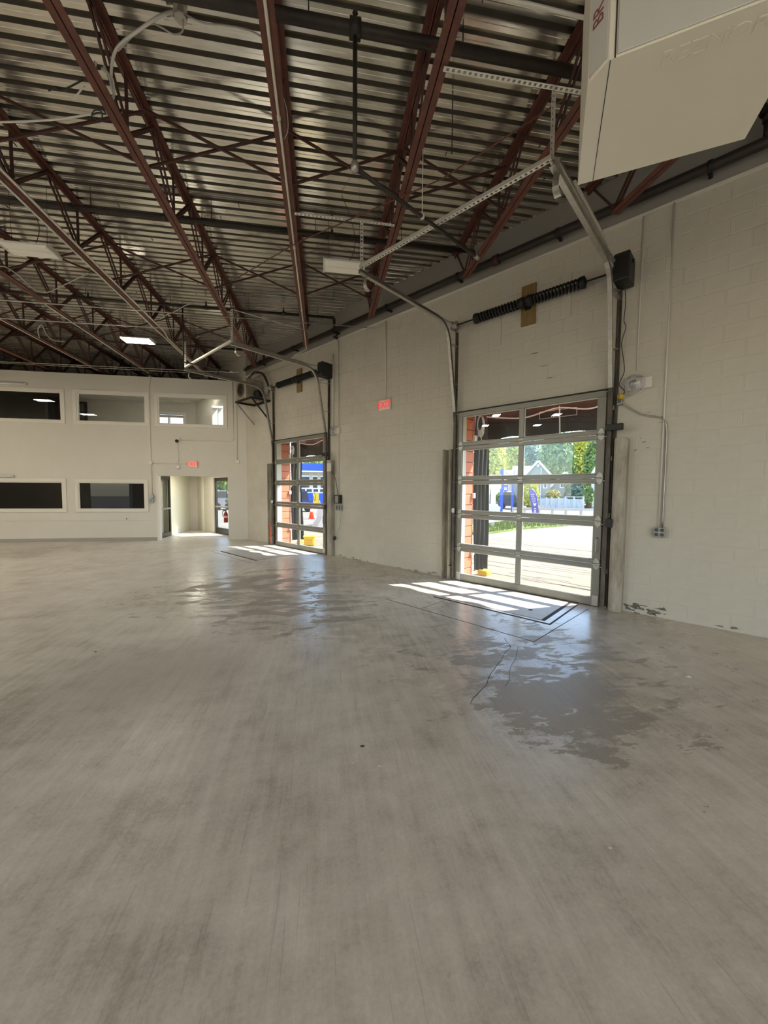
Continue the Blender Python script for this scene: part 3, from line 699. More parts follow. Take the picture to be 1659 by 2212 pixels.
# ------------------------------------------------------------------ conduits and cables aloft
def run(name, label, pts, r, m, cat='conduit', fr=ID, n=8, clips=None, group=None):
    mb = MB(fr).tube(pts, r, n)
    if clips: 
        for p in clips: mb.tube([tuple(Vector(p) - Vector((0.0, 0.02, 0))), tuple(Vector(p) + Vector((0.0, 0.02, 0)))], r * 1.5, 8)
    return single(name, label, cat, mb, m, group=group)
JC = -0.415
e1 = W(8.9, 0.42, 0); 
run('conduit', 'long pale conduit fixed under the joist in the middle of the deck', [(JC, 0.5, 5.252), (JC, 10.15, 5.252)] + [tuple(W(8.75, 0.25, 5.20)), tuple(W(8.9, 0.06, 5.14)), tuple(W(9.4, 0.03, 5.14)), tuple(W(11.7, 0.03, 5.14))], 0.013, 'white_conduit', clips=[(JC, y, 5.252) for y in (2.2, 4.0, 6.0, 8.0)])
for dx, nm in ((-0.07, 'left'), (0.07, 'right')):
    run('conduit', 'pale conduit on the %s of the pair under one joist' % ('office side' if dx < 0 else 'street side'), [(-3.65 + dx, 1.5, 5.25), (-3.65 + dx, 9.6, 5.25), (-3.65 + dx * 0.4, 9.9, 5.22), (-3.65 + dx * 0.4, 13.1, 5.22)], 0.014, 'cable_white')
run('conduit', 'pale conduit under the joist that meets the painted riser', [(-5.36, 8.6, 5.25), (-5.36, 13.05, 5.25)], 0.014, 'cable_white')
run('conduit', 'thin pale conduit under the joist above the second upper window', [(-6.80, 9.4, 5.25), (-6.80, 13.05, 5.25)], 0.012, 'cable_white')
cw = W(5.66, 0.02, 5.2)
run('conduit', 'long thin pale conduit crossing all joists to the block wall', [(-11.5, 8.44, 5.2), (0.95, 8.44, 5.2)] + smooth_path([(0.95, 8.44, 5.2), (1.05, 8.40, 5.2), tuple(W(5.9, 0.04, 5.2)), tuple(W(5.70, 0.04, 5.24))], 4), 0.011, 'steel_conduit')
run('conduit', 'thin pale conduit crossing the joists near the lit lamp', [(-11.5, 9.42, 5.19), (-3.12, 9.22, 5.19)], 0.010, 'steel_conduit')
run('conduit', 'thin pale conduit slanting from the paired conduits to the wall', [(-1.77, 8.07, 5.2), (-0.1, 8.99, 5.2)], 0.009, 'steel_conduit')
run('conduit', 'thin steel conduit above top edge of the office wall', [(-11.5, 12.6, 5.22), (-2.9, 12.4, 5.22)] + smooth_path([(-2.9, 12.4, 5.22), (-2.5, 12.4, 5.25), (-2.3, 12.5, 5.5)], 4), 0.011, 'steel_conduit')
run('conduit', 'second thin conduit over the office wall top', [(-11.5, 12.95, 5.30), (-4.2, 12.95, 5.30)], 0.009, 'steel_conduit')
# black drop pipe near the office
t = thing('drop_pipe', 'thin black pipe dropping between joists near the office wall', 'pipe', (-3.12, 9.22, 4.9))
part(t, 'vertical_pipe', MB().tube([(-3.10, 9.35, 5.75), (-3.10, 9.35, 4.52)], 0.017, 8), 'black_pipe')
part(t, 'level_pipe', MB().tube([(-3.10, 9.35, 4.52), (-2.2, 9.9, 4.52)], 0.014, 8), 'black_pipe')
part(t, 'end_cap', MB().tube([(-2.24, 9.88, 4.52), (-2.17, 9.92, 4.52)], 0.024, 8), 'galvanised')
# slanting thin red rod
rp = [pz(1216, 215, 5.24), pz(950, 390, 5.24), pz(765, 445, 5.24), pz(640, 525, 5.24), pz(505, 605, 5.24)]
run('tie_rod', 'thin rusty red rod slanting under three joists', [tuple(p) for p in (rp[0], rp[1].lerp(rp[0], 0.03), rp[3], rp[4])], 0.008, 'red_oxide', cat='rod')
# junction box and loose cables over the coiled bundle
jb = Vector((-1.25, 3.89, 5.86))
t = thing('junction_box', 'grey octagon junction box on the deck with loose cables', 'junction box', jb)
part(t, 'box_body', MB().lathe((jb.x, jb.y, 5.86), (0, 0, 1), [(0.055, 0.0), (0.06, 0.01), (0.06, 0.09)], 8, False), 'galvanised')
part(t, 'connector', MB().tube([(jb.x - 0.05, jb.y, 5.9), (jb.x - 0.12, jb.y + 0.02, 5.9)], 0.018, 8), 'galvanised')
def cable(label, pix, r, m, name='cable'):
    pts = [pz(x, y, z) for x, y, z in pix]
    run(name, label, smooth_path(pts, 5), r, m, cat='cable', n=6)
cable('thick pale cable looping from junction box to the coil in the joist', [(378, 24, 5.9), (345, 35, 5.8), (300, 65, 5.72), (258, 98, 5.65), (243, 130, 5.6), (240, 180, 5.5), (246, 205, 5.4), (240, 218, 5.32)], 0.013, 'cable_white')
cable('thin pale cable drooping below the junction box', [(396, 42, 5.86), (394, 68, 5.8), (375, 74, 5.75), (350, 60, 5.75), (325, 52, 5.78), (290, 75, 5.7), (255, 110, 5.62)], 0.007, 'cable_grey')
cable('thin grey cable from junction box along the deck to the middle joist', [(402, 32, 5.9), (440, 50, 5.88), (490, 55, 5.86), (540, 66, 5.86), (572, 84, 5.8)], 0.007, 'cable_grey')
for k in range(6):
    ox = random.uniform(-5, 5)
    cable('pale cable loop number %s of the coil hanging in the joist web' % ('one', 'two', 'three', 'four', 'five', 'six')[k], [(205 + ox, 132 + k * 3, 5.55), (201 + ox, 160, 5.45), (212 + ox, 190 + k * 2, 5.36), (230 + ox * .6, 212 + k, 5.30), (244, 205, 5.36), (240 - ox, 170, 5.45), (222 + ox, 140 + k * 2, 5.55)], 0.0055, 'cable_white' if k % 2 else 'cable_grey')
cable('pale straight cable tied along the joist beside the coil', [(120, 0, 5.33), (160, 75, 5.33), (192, 140, 5.33)], 0.008, 'cable_white')
cable('pale cable strung from the side toward the coiled bundle', [(-20, 264, 5.2), (60, 262, 5.2), (130, 257, 5.2), (195, 247, 5.22), (225, 243, 5.26)], 0.009, 'cable_white')
cable('small black wire tangle below the coiled bundle', [(198, 248, 5.2), (205, 238, 5.2), (218, 240, 5.2), (220, 254, 5.2), (207, 258, 5.2), (198, 250, 5.2), (212, 244, 5.2), (228, 246, 5.2), (222, 236, 5.2)], 0.006, 'cord_black')
cable('black wire ends dangling from deck beside coiled bundle', [(105, 196, 5.7), (120, 190, 5.7), (130, 196, 5.68), (150, 188, 5.7), (180, 172, 5.75)], 0.008, 'cord_black')
cable('short pale cable end near the black wire ends', [(160, 214, 5.6), (172, 198, 5.62), (182, 186, 5.64)], 0.008, 'cable_white')
cable('pale looped cable above the second upper office window', [(85, 730, 5.262), (82, 712, 5.262), (90, 702, 5.262), (100, 722, 5.262), (115, 735, 5.262), (140, 738, 5.262)], 0.009, 'cable_grey')
cable('pale cable sagging between two joists beside the lit lamp', [(345, 690, 5.3), (360, 680, 5.3), (380, 672, 5.3), (400, 660, 5.35), (420, 655, 5.4)], 0.009, 'cable_grey')
cable('pale thin cable looping along the joist near the street side lamp', [(0, 575, 5.25), (15, 578, 5.25), (40, 595, 5.25), (70, 622, 5.25), (100, 632, 5.25), (150, 610, 5.3), (190, 590, 5.3)], 0.008, 'cable_grey')
run('cable', 'white cable tail hooked on the block wall above the exit sign', smooth_path([tuple(pwall(x, y, 0.03)) for x, y in ((838, 709), (855, 712), (866, 702), (862, 690), (845, 688))], 5), 0.007, 'cable_white', cat='cable', n=6)
cable('thin wire stapled beside the pale conduit joist', [(612, 210, 5.3), (620, 240, 5.28), (622, 280, 5.26), (614, 300, 5.26)], 0.004, 'cable_grey')

# ------------------------------------------------------------------ high bay lamps
def highbay(label, c, lit, along=True):
    cx, cy, cz_ = c
    t = thing('high_bay_lamp', label, 'lamp', c, group='high bay lamps hung from the deck')
    hw, hd = 0.305, 0.16
    part(t, 'housing', MB().prism([(cy - hd, cz_), (cy + hd, cz_), (cy + hd, cz_ + 0.02), (cy + hd * 0.55, cz_ + 0.055), (cy - hd * 0.55, cz_ + 0.055), (cy - hd, cz_ + 0.02)], 0, cx - hw, cx + hw), 'fixture_white')
    for s in (-1, 1):
        part(t, 'lens', MB().prism([(cy + s * 0.012, cz_ - 0.001), (cy + s * (hd - 0.01), cz_ - 0.001), (cy + s * (hd - 0.02), cz_ - 0.014), (cy + s * 0.022, cz_ - 0.014)], 0, cx - hw + 0.02, cx + hw - 0.02), 'lens_lit' if lit else 'lens_off')
        part(t, 'end_cap', MB().box(cx + s * hw - 0.006, cx + s * hw + 0.006, cy - hd - 0.004, cy + hd + 0.004, cz_ - 0.018, cz_ + 0.026), 'fixture_white')
    for s in (-1, 1): part(t, 'hanger_wire', MB().tube([(cx + s * 0.22, cy, cz_ + 0.055), (cx + s * 0.24, cy, 5.94)], 0.003, 5), 'black_steel')
    part(t, 'power_cord', MB().tube(smooth_path([(cx + 0.06, cy, cz_ + 0.055), (cx + 0.16, cy - 0.05, cz_ + 0.3), (cx + 0.1, cy - 0.15, cz_ + 0.6), (cx - 0.05, cy - 0.2, 5.93)], 4), 0.005, 6), 'cord_black')
highbay('unlit white high bay lamp beside the near door track hanger', (0.32, 5.98, 5.03), False)
highbay('unlit white high bay lamp beside the paired conduits', (-4.10, 6.32, 5.03), False)
highbay('glowing high bay lamp near the office wall', (-4.16, 9.65, 5.03), True)
def bay_word(i): return ('first', 'second', 'third', 'fourth', 'fifth', 'sixth')[i]
for iy, y in enumerate((-4.2, -7.0)):  # unseen rows; lamps mirrored in the door glass, number raised for brightness
    for ix, x in enumerate((-9.4, -6.0, -2.6, 0.8, 4.2, 7.2)):
        if x > wall_x(y, 0.8): continue
        highbay('unseen lit high bay lamp, %s bay from side wall, %s row' % (bay_word(ix), 'rearmost' if iy else 'front'), (x, y, 5.03), True)
for x in (-10.6, -7.9):  # unseen side columns, added to brighten the hall floor
    for y in (1.4, 4.0, 6.8, 9.6):
        if x > -8 and y > 8: continue
        highbay('added unseen lit high bay lamp %s side wall, %s' % ('hugging the' if x < -9 else 'second from the', {1.4: 'level with the heater', 4.0: 'level with first bracing', 6.8: 'level with middle bracing', 9.6: 'level with last bracing'}[y]), (x, y, 5.03), True)

# ------------------------------------------------------------------ overhead doors
DH = 3.09
def overhead_door(name, label, s0, s1):
    w = s1 - s0; mid = (s0 + s1) / 2 + 0.02; nsec = 5; hs = DH / nsec
    d = thing(name, label, 'overhead door', W(mid, 0.03, 0), wall=True, **S_)
    n0, n1 = 0.012, 0.058
    for k in range(nsec):
        z0 = k * hs + 0.003; z1 = (k + 1) * hs - 0.003
        br = 0.115 if k == 0 else 0.062; tr = 0.085 if k == nsec - 1 else 0.062; st = 0.105; mu = 0.075
        m = MB(W)
        m.bevbox(s0, s1, n0, n1, z0, z0 + br, 0.006); m.bevbox(s0, s1, n0, n1, z1 - tr, z1, 0.006)
        m.bevbox(s0, s0 + st, n0 + 0.001, n1 - 0.001, z0 + br, z1 - tr, 0.004); m.bevbox(s1 - st * 0.7, s1, n0 + 0.001, n1 - 0.001, z0 + br, z1 - tr, 0.004); m.bevbox(mid - mu / 2, mid + mu / 2, n0 + 0.001, n1 - 0.001, z0 + br, z1 - tr, 0.004)
        sec = part(d, 'door_section', m, 'door_aluminium')
        for a, b in ((s0 + st, mid - mu / 2), (mid + mu / 2, s1 - st * 0.7)):
            part(sec, 'glass_pane', MB(W).box(a - 0.002, b + 0.002, 0.032, 0.037, z0 + br - 0.002, z1 - tr + 0.002), 'pane_clear')
            # white glazing bead
            g = MB(W); t_ = 0.012
            for q in ((a, b, z0 + br, z0 + br + t_), (a, b, z1 - tr - t_, z1 - tr), (a, a + t_, z0 + br + t_, z1 - tr - t_), (b - t_, b, z0 + br + t_, z1 - tr - t_)): g.box(q[0], q[1], 0.014, 0.031, q[2], q[3])
            part(sec, 'glazing_bead', g, 'white_plastic')
        if k > 0:
            for sx, big in ((s0 + 0.05, True), (mid, False), (s1 - 0.05, True)):
                hg = MB(W)
                if big:
                    hg.prism([(sx - 0.045, z0), (sx - 0.03, z0 + 0.06), (sx, z0 + 0.09), (sx + 0.03, z0 + 0.06), (sx + 0.045, z0), (sx + 0.03, z0 - 0.06), (sx, z0 - 0.09), (sx - 0.03, z0 - 0.06)], 1, n1, n1 + 0.005)
                    hg.tube([(sx - 0.06, n1 + 0.018, z0), (sx + 0.06, n1 + 0.018, z0)], 0.012, 8)
                else:
                    hg.box(sx - 0.035, sx + 0.035, n1, n1 + 0.005, z0 - 0.03, z0 + 0.03); hg.tube([(sx - 0.04, n1 + 0.01, z0), (sx + 0.04, n1 + 0.01, z0)], 0.011, 8)
                part(sec, 'hinge', hg, 'galvanised')
        for sx, sg in ((s0, -1), (s1, 1)):
            part(sec, 'roller', MB(W).tube([(sx + sg * 0.0, n1 + 0.02, z1 - 0.03), (sx + sg * 0.045, n1 + 0.02, z1 - 0.03)], 0.008, 6).tube([(sx + sg * 0.045, n1 + 0.02, z1 - 0.03), (sx + sg * 0.062, n1 + 0.02, z1 - 0.03)], 0.022, 10), 'galvanised')
    part(d, 'pull_handle', MB(W).tube(smooth_path([(s0 + 0.05, n1, 1.0), (s0 + 0.05, n1 + 0.04, 0.99), (s0 + 0.05, n1 + 0.045, 0.90), (s0 + 0.05, n1 + 0.04, 0.81), (s0 + 0.05, n1, 0.80)], 3), 0.008, 6), 'galvanised')
    part(d, 'bottom_seal', MB(W).box(s0, s1, n0, n1, 0.0, 0.012), 'black_plastic')
    for sx in (s0 + 0.05, s1 - 0.05): part(d, 'corner_bracket', MB(W).box(sx - 0.04, sx + 0.04, n1, n1 + 0.006, 0.01, 0.16), 'galvanised')
    part(d, 'header_seal', MB(W).box(s0 - 0.02, s1 + 0.02, 0.0, 0.06, DH + 0.002, DH + 0.016), 'black_plastic')
    return d
overhead_door('door_1', 'near glazed aluminium overhead door with houses seen through its panes', 1.40, 3.79)
overhead_door('door_2', 'far glazed aluminium overhead door with blue fuel canopy behind it', 7.68, 10.07)

def sweep(m, path, prof_):
    # path: (n, z) points at constant s ; profile: (ds, d normal)
    P = [Vector((0, a, b)) for a, b in path]; rings = []
    for i, p in enumerate(P):
        t = (P[min(i + 1, len(P) - 1)] - P[max(i - 1, 0)]).normalized(); nn = Vector((0, t.z, -t.y))
        rings.append([(c[0], p.y + nn.y * c[1], p.z + nn.z * c[1]) for c in prof_])
    k = len(prof_); vs = [q for R in rings for q in R]; fs = []
    for i in range(len(P) - 1):
        for j in range(k):
            j2 = (j + 1) % k; fs.append((i * k + j, i * k + j2, (i + 1) * k + j2, (i + 1) * k + j))
    fs += [tuple(range(k - 1, -1, -1)), tuple(range((len(P) - 1) * k, len(P) * k))]
    m.add(vs, fs)
TRK_V = [(0.078, 0.03), (0.078, 2.9), (0.10, 3.1)]
TRK_T = [(0.10, 3.1), (0.32, 4.26)]
TRK_C = [(0.32, 4.26), (0.345, 4.36), (0.40, 4.46), (0.48, 4.54), (0.58, 4.585), (0.72, 4.60)]
TRK_H = [(0.72, 4.60), (2.5, 4.60)]
def track(label, s, sg):
    t = thing('door_track', label, 'door track', W(s, 0.0, 0), wall=True, group='overhead door tracks')
    C = [(s - sg * .026, -.026), (s + sg * .026, -.026), (s + sg * .026, .026), (s - sg * .026, .026), (s - sg * .026, .021), (s + sg * .021, .021), (s + sg * .021, -.021), (s - sg * .026, -.021)]
    for nm, pth, mt in (('vertical_track', TRK_V, 'jamb_dark'), ('sloping_track', TRK_T, 'galvanised'), ('curved_track', TRK_C, 'galvanised'), ('horizontal_track', TRK_H, 'galvanised')):
        m = MB(W); sweep(m, pth, C); part(t, nm, m, mt)
    m = MB(W); so_ = s + sg * 0.045
    m.box(so_ - 0.004, so_ + 0.004, 0.0, 0.055, 0.02, 4.55); m.box(so_ - 0.03, so_ + 0.03, 0.0, 0.005, 0.02, 4.55); part(t, 'wall_angle', m, 'jamb_dark')
    part(t, 'angle_brace', MB(W).bar((s + sg * 0.03, 0.75, 4.635), (s + sg * 0.03, 2.45, 4.635), 0.035, 0.035), 'galvanised')
    part(t, 'strut', MB(W).bar((so_, 0.03, 4.66), (s + sg * 0.03, 0.85, 4.63), 0.045, 0.012), 'galvanised')
    for z, n in ((3.62, 0.20), (4.30, 0.33)): part(t, 'track_bracket', MB(W).bar((so_, 0.0, z), (s + sg * 0.03, n, z - 0.02), 0.045, 0.008), 'galvanised')
    for z in (0.5, 1.3, 2.1, 2.8): part(t, 'track_bracket', MB(W).box(s - 0.02, so_ + 0.0, 0.035, 0.05, z, z + 0.06), 'galvanised')
    strip = smooth_path([(s, 2.36, 4.60), (s, 2.40, 4.52), (s, 2.40, 4.44), (s, 2.33, 4.40), (s, 2.27, 4.44)], 4); m = MB(W)
    for a, b in zip(strip[:-1], strip[1:]): m.bar(a, b, 0.05, 0.005, up=(1, 0, 0)) if False else m.add([(a[0] - .03, a[1], a[2]), (a[0] + .03, a[1], a[2]), (b[0] + .03, b[1], b[2]), (b[0] - .03, b[1], b[2])], [(0, 1, 2, 3)])
    part(t, 'bumper_spring', m, 'galvanised')
    return t
track('galvanised overhead track on the opener side of the near door', 1.345, -1)
track('galvanised overhead track on the guard side of the near door', 3.845, 1)
track('galvanised overhead track on the opener side of the far door', 7.625, -1)
track('galvanised overhead track on the corner side of the far door', 10.125, 1)

def perforated(name, label, p, q, face, w=0.04, group=None):
    p, q, fc = Vector(p), Vector(q), Vector(face).normalized(); t = (q - p); L = t.length; t.normalize(); sd = fc.cross(t).normalized()
    m = MB(); m.bar(tuple(p + sd * (w * 0.39)), tuple(q + sd * (w * 0.39)), w * 0.22, 0.004, up=fc); m.bar(tuple(p - sd * (w * 0.39)), tuple(q - sd * (w * 0.39)), w * 0.22, 0.004, up=fc)
    k = 0.0
    while k < L:
        c = p + t * min(k + 0.012, L); m.bar(tuple(c - sd * (w * 0.3)), tuple(c + sd * (w * 0.3)), 0.026, 0.0038, up=fc); k += 0.05
    o = p - sd * (w / 2) - fc * 0.018; o2 = q - sd * (w / 2) - fc * 0.018
    m.bar(tuple(o), tuple(o2), 0.004, 0.036, up=fc)
    return single(name, label, 'angle iron', m, 'perforated_steel', group=group)
G = 'perforated angles hanging the door tracks'
for tag_, sa, sb in (('near', 1.36, 3.86), ('far', 7.64, 10.14)):
    a, b = W(sa, 2.47, 4.655), W(sb, 2.47, 4.655)
    perforated('perforated_angle', 'white perforated angle joining both %s door track ends' % tag_, a, b, (0, 0, -1), 0.042, G)
ra, la = W(1.36, 2.47, 4.64), W(3.84, 2.47, 4.64)
perforated('perforated_angle', 'perforated header angle between joists over the near track by the heater', (1.02, ra.y, 5.25), (2.36, ra.y - 0.02, 5.25), (0, 0, -1), 0.042, G)
perforated('perforated_angle', 'perforated drop angle over the near track by the heater', (ra.x, ra.y, 4.66), (ra.x, ra.y, 5.24), (0, -1, 0), 0.04, G)
perforated('perforated_angle', 'perforated header angle above the unlit lamp', (-0.36, la.y, 5.25), (0.96, la.y, 5.25), (0, 0, -1), 0.042, G)
perforated('perforated_angle', 'perforated drop angle beside the unlit lamp', (la.x, la.y, 4.66), (la.x, la.y, 5.24), (0, -1, 0), 0.04, G)
fa, fb = W(7.64, 2.47, 4.66), W(10.14, 2.47, 4.66)
perforated('perforated_angle', 'perforated drop angle over the far track near the joists', (fa.x, fa.y, 4.66), (fa.x, fa.y, 5.28), (0, -1, 0), 0.035, G)
perforated('perforated_angle', 'perforated drop angle over the far track near the office', (fb.x, fb.y, 4.66), (fb.x, fb.y, 5.28), (0, -1, 0), 0.035, G)
# pale cover strip lying on the near opener side track
single('metal_strip', 'bright flat steel strip lying on the near opener side track', 'metal strip', MB(W).box(1.28, 1.34, 0.75, 2.05, 4.655, 4.685), 'perforated_steel', wall=True)
run('conduit', 'bright steel conduit crossing near the top beside the heater', [(1.05, 2.80, 5.25), (3.9, 2.84, 5.25)], 0.014, 'perforated_steel')

def helix(m, s_a, s_b, n, z, R, wr, turns):
    pts = []; N = int(turns * 10)
    for i in range(N + 1):
        t = i / N; a = 2 * math.pi * turns * t; pts.append((s_a + (s_b - s_a) * t, n + R * math.cos(a), z + R * math.sin(a)))
    m.tube(pts, wr, 5)
def torsion(label, s0, s1, blabel):
    zc, nc = 4.63, 0.13; mid = (s0 + s1) / 2 - 0.03
    single('mounting_board', blabel, 'board', MB(W).bevbox(mid - 0.115, mid + 0.115, 0.001, 0.035, zc - 0.32, zc + 0.30, 0.003), 'plywood', wall=True)
    t = thing('torsion_spring', label, 'spring', W(mid, nc, zc), wall=True)
    part(t, 'shaft', MB(W).tube([(s0 - 0.13, nc, zc), (s1 + 0.12, nc, zc)], 0.0125, 8), 'black_steel')
    for a, b in ((mid + 0.06, mid + 0.86), (mid - 0.06, mid - 0.82)):
        m = MB(W); helix(m, a, b, nc, zc, 0.066, 0.0165, 15); part(t, 'coil_spring', m, 'black_steel')
        for e in (a, b): part(t, 'winding_cone', MB(W).lathe((e, nc, zc), (1, 0, 0), [(0.03, -0.05), (0.085, -0.03), (0.085, 0.03), (0.03, 0.05)], 12), 'black_steel')
    part(t, 'centre_bracket', MB(W).box(mid - 0.012, mid + 0.012, 0.035, nc + 0.04, zc - 0.06, zc + 0.06).box(mid - 0.05, mid + 0.05, 0.035, 0.042, zc - 0.09, zc + 0.09), 'black_steel')
    for e in (s0 - 0.06, s1 + 0.06): part(t, 'cable_drum', MB(W).lathe((e, nc, zc), (1, 0, 0), [(0.03, -0.04), (0.075, -0.035), (0.06, -0.02), (0.058, 0.02), (0.078, 0.035), (0.03, 0.04)], 14), 'galvanised')
    for e in (s0 - 0.11, s1 + 0.11): part(t, 'bearing_plate', MB(W).box(e - 0.004, e + 0.004, 0.0, nc + 0.06, zc - 0.07, zc + 0.07), 'galvanised')
torsion('pair of black torsion springs on shaft above the near door', 1.40, 3.79, 'upright plywood board behind the near door springs')
torsion('pair of black torsion springs on shaft above the far door', 7.68, 10.07, 'upright plywood board behind the far door springs')
for tagn, s0 in (('near', 1.40), ('far', 7.68)):
    t = thing('door_operator', 'black motor operator box at the %s door shaft end' % tagn, 'door operator', W(s0 - 0.18, 0.15, 4.38), wall=True)
    a, b = s0 - 0.27, s0 - 0.085
    part(t, 'housing', MB(W).bevbox(a, b, 0.03, 0.36, 4.40, 4.74, 0.012), 'black_plastic')
    part(t, 'front_cover', MB(W).bevbox(a + 0.015, b - 0.015, 0.36, 0.375, 4.47, 4.70, 0.006), 'black_steel')
    part(t, 'gear_case', MB(W).lathe((b, 0.13, 4.63), (1, 0, 0), [(0.06, 0.0), (0.06, 0.05), (0.03, 0.07)], 12), 'black_steel')
    part(t, 'mount_arm', MB(W).bar((b - 0.02, 0.02, 4.40), (b + 0.01, 0.28, 4.34), 0.05, 0.012), 'galvanised')
    part(t, 'knob', MB(W).lathe((a - 0.0, 0.2, 4.66), (-1, 0, 0), [(0.025, 0), (0.025, 0.02), (0.0, 0.025)], 10), 'black_plastic')
# spring pad steel angles on the wall near the near-door springs
for s, z in ((3.10, 4.12), (2.0, 4.28)):
    single('wall_patch', 'slim painted channel patch on the block wall %s' % ('under the guard side spring' if s > 3 else 'under the opener side spring'), 'patch', MB(W).bevbox(s - 0.07, s + 0.07, 0.0, 0.012, z, z + 0.62, 0.003), 'block_paint', wall=True)

# jamb boards, guards
for tagn, s0, s1 in (('near', 1.40, 3.79), ('far', 7.68, 10.07)):
    t = thing('track_guard', 'worn steel guard post on the opener side of the %s door' % tagn, 'guard', W(s0 - 0.2, 0.05, 0), wall=True, group='worn steel posts guarding the door tracks')
    m = MB(W); g0, g1 = s0 - 0.29, s0 - 0.13
    m.prism([(g0, 0.0), (g0, 0.11), (g0 + 0.03, 0.14), (g1 - 0.03, 0.14), (g1, 0.11), (g1, 0.0), (g1 - 0.01, 0.0), (g1 - 0.01, 0.105), (g1 - 0.034, 0.13), (g0 + 0.034, 0.13), (g0 + 0.01, 0.105), (g0 + 0.01, 0.0)], 2, 0.0, 2.38)
    part(t, 'guard_channel', m, 'worn_jamb'); part(t, 'top_cap', MB(W).bevbox(g0 + 0.01, g1 - 0.01, 0.0, 0.13, 2.36, 2.40, 0.006), 'worn_jamb')
    part(t, 'eyebolt', MB(W).tube([(g1 + 0.005, 0.08, 1.40), (g1 + 0.05, 0.10, 1.40)], 0.012, 6), 'black_steel')
    t = thing('track_guard', 'worn steel channel guard on the corner side of the %s door' % tagn, 'guard', W(s1 + 0.2, 0.05, 0), wall=True, group='worn steel posts guarding the door tracks')
    g0, g1 = s1 + 0.12, s1 + 0.28
    m = MB(W); m.box(g0, g0 + 0.012, 0.0, 0.15, 0, 2.43); m.box(g1 - 0.012, g1, 0.0, 0.15, 0, 2.43); m.box(g0 + 0.012, g1 - 0.012, 0.0, 0.012, 0, 2.43); part(t, 'guard_channel', m, 'worn_jamb')
    part(t, 'latch_pin', MB(W).tube([(g0 - 0.05, 0.12, 0.28), (g0 + 0.02, 0.12, 0.25)], 0.012, 6), 'black_steel')
    if tagn == 'far': part(t, 'red_band', MB(W).box(g0 - 0.001, g0 + 0.03, 0.145, 0.156, 0.1, 0.62), 'cone_orange', label='faded red band')
    jb_ = single('door_jamb', 'worn timber jamb strip beside the %s door on its opener side' % tagn, 'jamb', MB(W).box(s0 - 0.128, s0 - 0.088, 0.0, 0.022, 0, 3.2), 'jamb_dark', wall=True)
    single('latch_block', 'black magnetic latch block high on the %s door jamb' % tagn, 'latch', MB(W).bevbox(s0 - 0.24, s0 - 0.03, 0.145, 0.20, 2.50, 2.585, 0.008), 'black_plastic', wall=True)
    single('photo_eye', 'white photo eye sensor on the guard side of the %s door' % tagn, 'sensor', MB(W).bevbox(s1 + 0.02, s1 + 0.06, 0.11, 0.16, 1.26, 1.34, 0.008), 'white_plastic', wall=True)
    single('control_box', 'small black push button box on the %s door guard' % tagn, 'control box', MB(W).bevbox(s0 - 0.15, s0 - 0.07, 0.145, 0.18, 1.17, 1.29, 0.006), 'black_plastic', wall=True)
    t = thing('wall_globe_light', 'round glass globe wall light by the %s door top' % tagn, 'wall light', W(s0 - 0.31, 0.1, 3.1), wall=True, group='round globe wall lights')
    sc_ = s0 - 0.32
    part(t, 'back_plate', MB(W).bevbox(sc_ - 0.2, sc_ - 0.02, 0.001, 0.05, 3.04, 3.18, 0.004), 'white_trim')
    part(t, 'collar', MB(W).lathe((sc_, 0.0, 3.11), (0, 1, 0), [(0.135, 0.0), (0.138, 0.03), (0.13, 0.045)], 20), 'white_trim')
    part(t, 'globe', MB(W).lathe((sc_, 0.045, 3.11), (0, 1, 0), [(0.128, 0.0), (0.122, 0.035), (0.10, 0.075), (0.06, 0.10), (0.0, 0.11)], 20), 'globe_clear')
    part(t, 'reflector', MB(W).lathe((sc_, 0.03, 3.11), (0, 1, 0), [(0.12, 0.0), (0.10, 0.012), (0.03, 0.018), (0.03, 0.06), (0.0, 0.07)], 16), 'globe_glass')

# ------------------------------------------------------------------ right wall electrics, near door
run('conduit', 'pale conduit rising from quad outlet to the sprinkler main', [(0.74, 0.015, 5.3), (0.74, 0.015, 1.2)], 0.011, 'white_trim', fr=W)
run('conduit', 'dark flexible conduit bending from plug box down to quad outlet', smooth_path([(1.22, 0.05, 2.90), (1.12, 0.03, 2.80), (0.98, 0.02, 2.70), (0.85, 0.02, 2.66), (0.74, 0.02, 2.60), (0.705, 0.02, 2.46), (0.70, 0.02, 2.2), (0.70, 0.02, 1.2)], 6), 0.0095, 'galvanised', fr=W)
t = thing('quad_outlet', 'steel box with four round sockets on the block wall', 'outlet', W(0.725, 0.0, 1.08), wall=True)
part(t, 'box_body', MB(W).bevbox(0.665, 0.785, 0.0, 0.055, 1.08, 1.20, 0.006), 'outlet_steel')
part(t, 'cover_plate', MB(W).bevbox(0.66, 0.79, 0.055, 0.061, 1.075, 1.205, 0.003), 'outlet_steel')
for ds in (-0.03, 0.03):
    for dz in (-0.03, 0.03): part(t, 'socket', MB(W).lathe((0.725 + ds, 0.061, 1.14 + dz), (0, 1, 0), [(0.022, 0), (0.022, 0.004), (0.0, 0.005)], 12), 'outlet_face')
t = thing('plug_box', 'small outlet box with yellow plug by the near door guard', 'outlet', W(1.24, 0.05, 2.85), wall=True)
part(t, 'box_body', MB(W).bevbox(1.215, 1.275, 0.0, 0.06, 2.86, 3.0, 0.005), 'outlet_steel'); part(t, 'socket', MB(W).bevbox(1.225, 1.265, 0.06, 0.066, 2.88, 2.96, 0.003), 'outlet_face')
part(t, 'yellow_plug', MB(W).lathe((1.235, 0.062, 2.945), (-0.5, 0.7, 0.55), [(0.028, 0), (0.032, 0.03), (0.026, 0.07), (0.010, 0.085)], 10), 'yellow_plug', label='yellow plug')
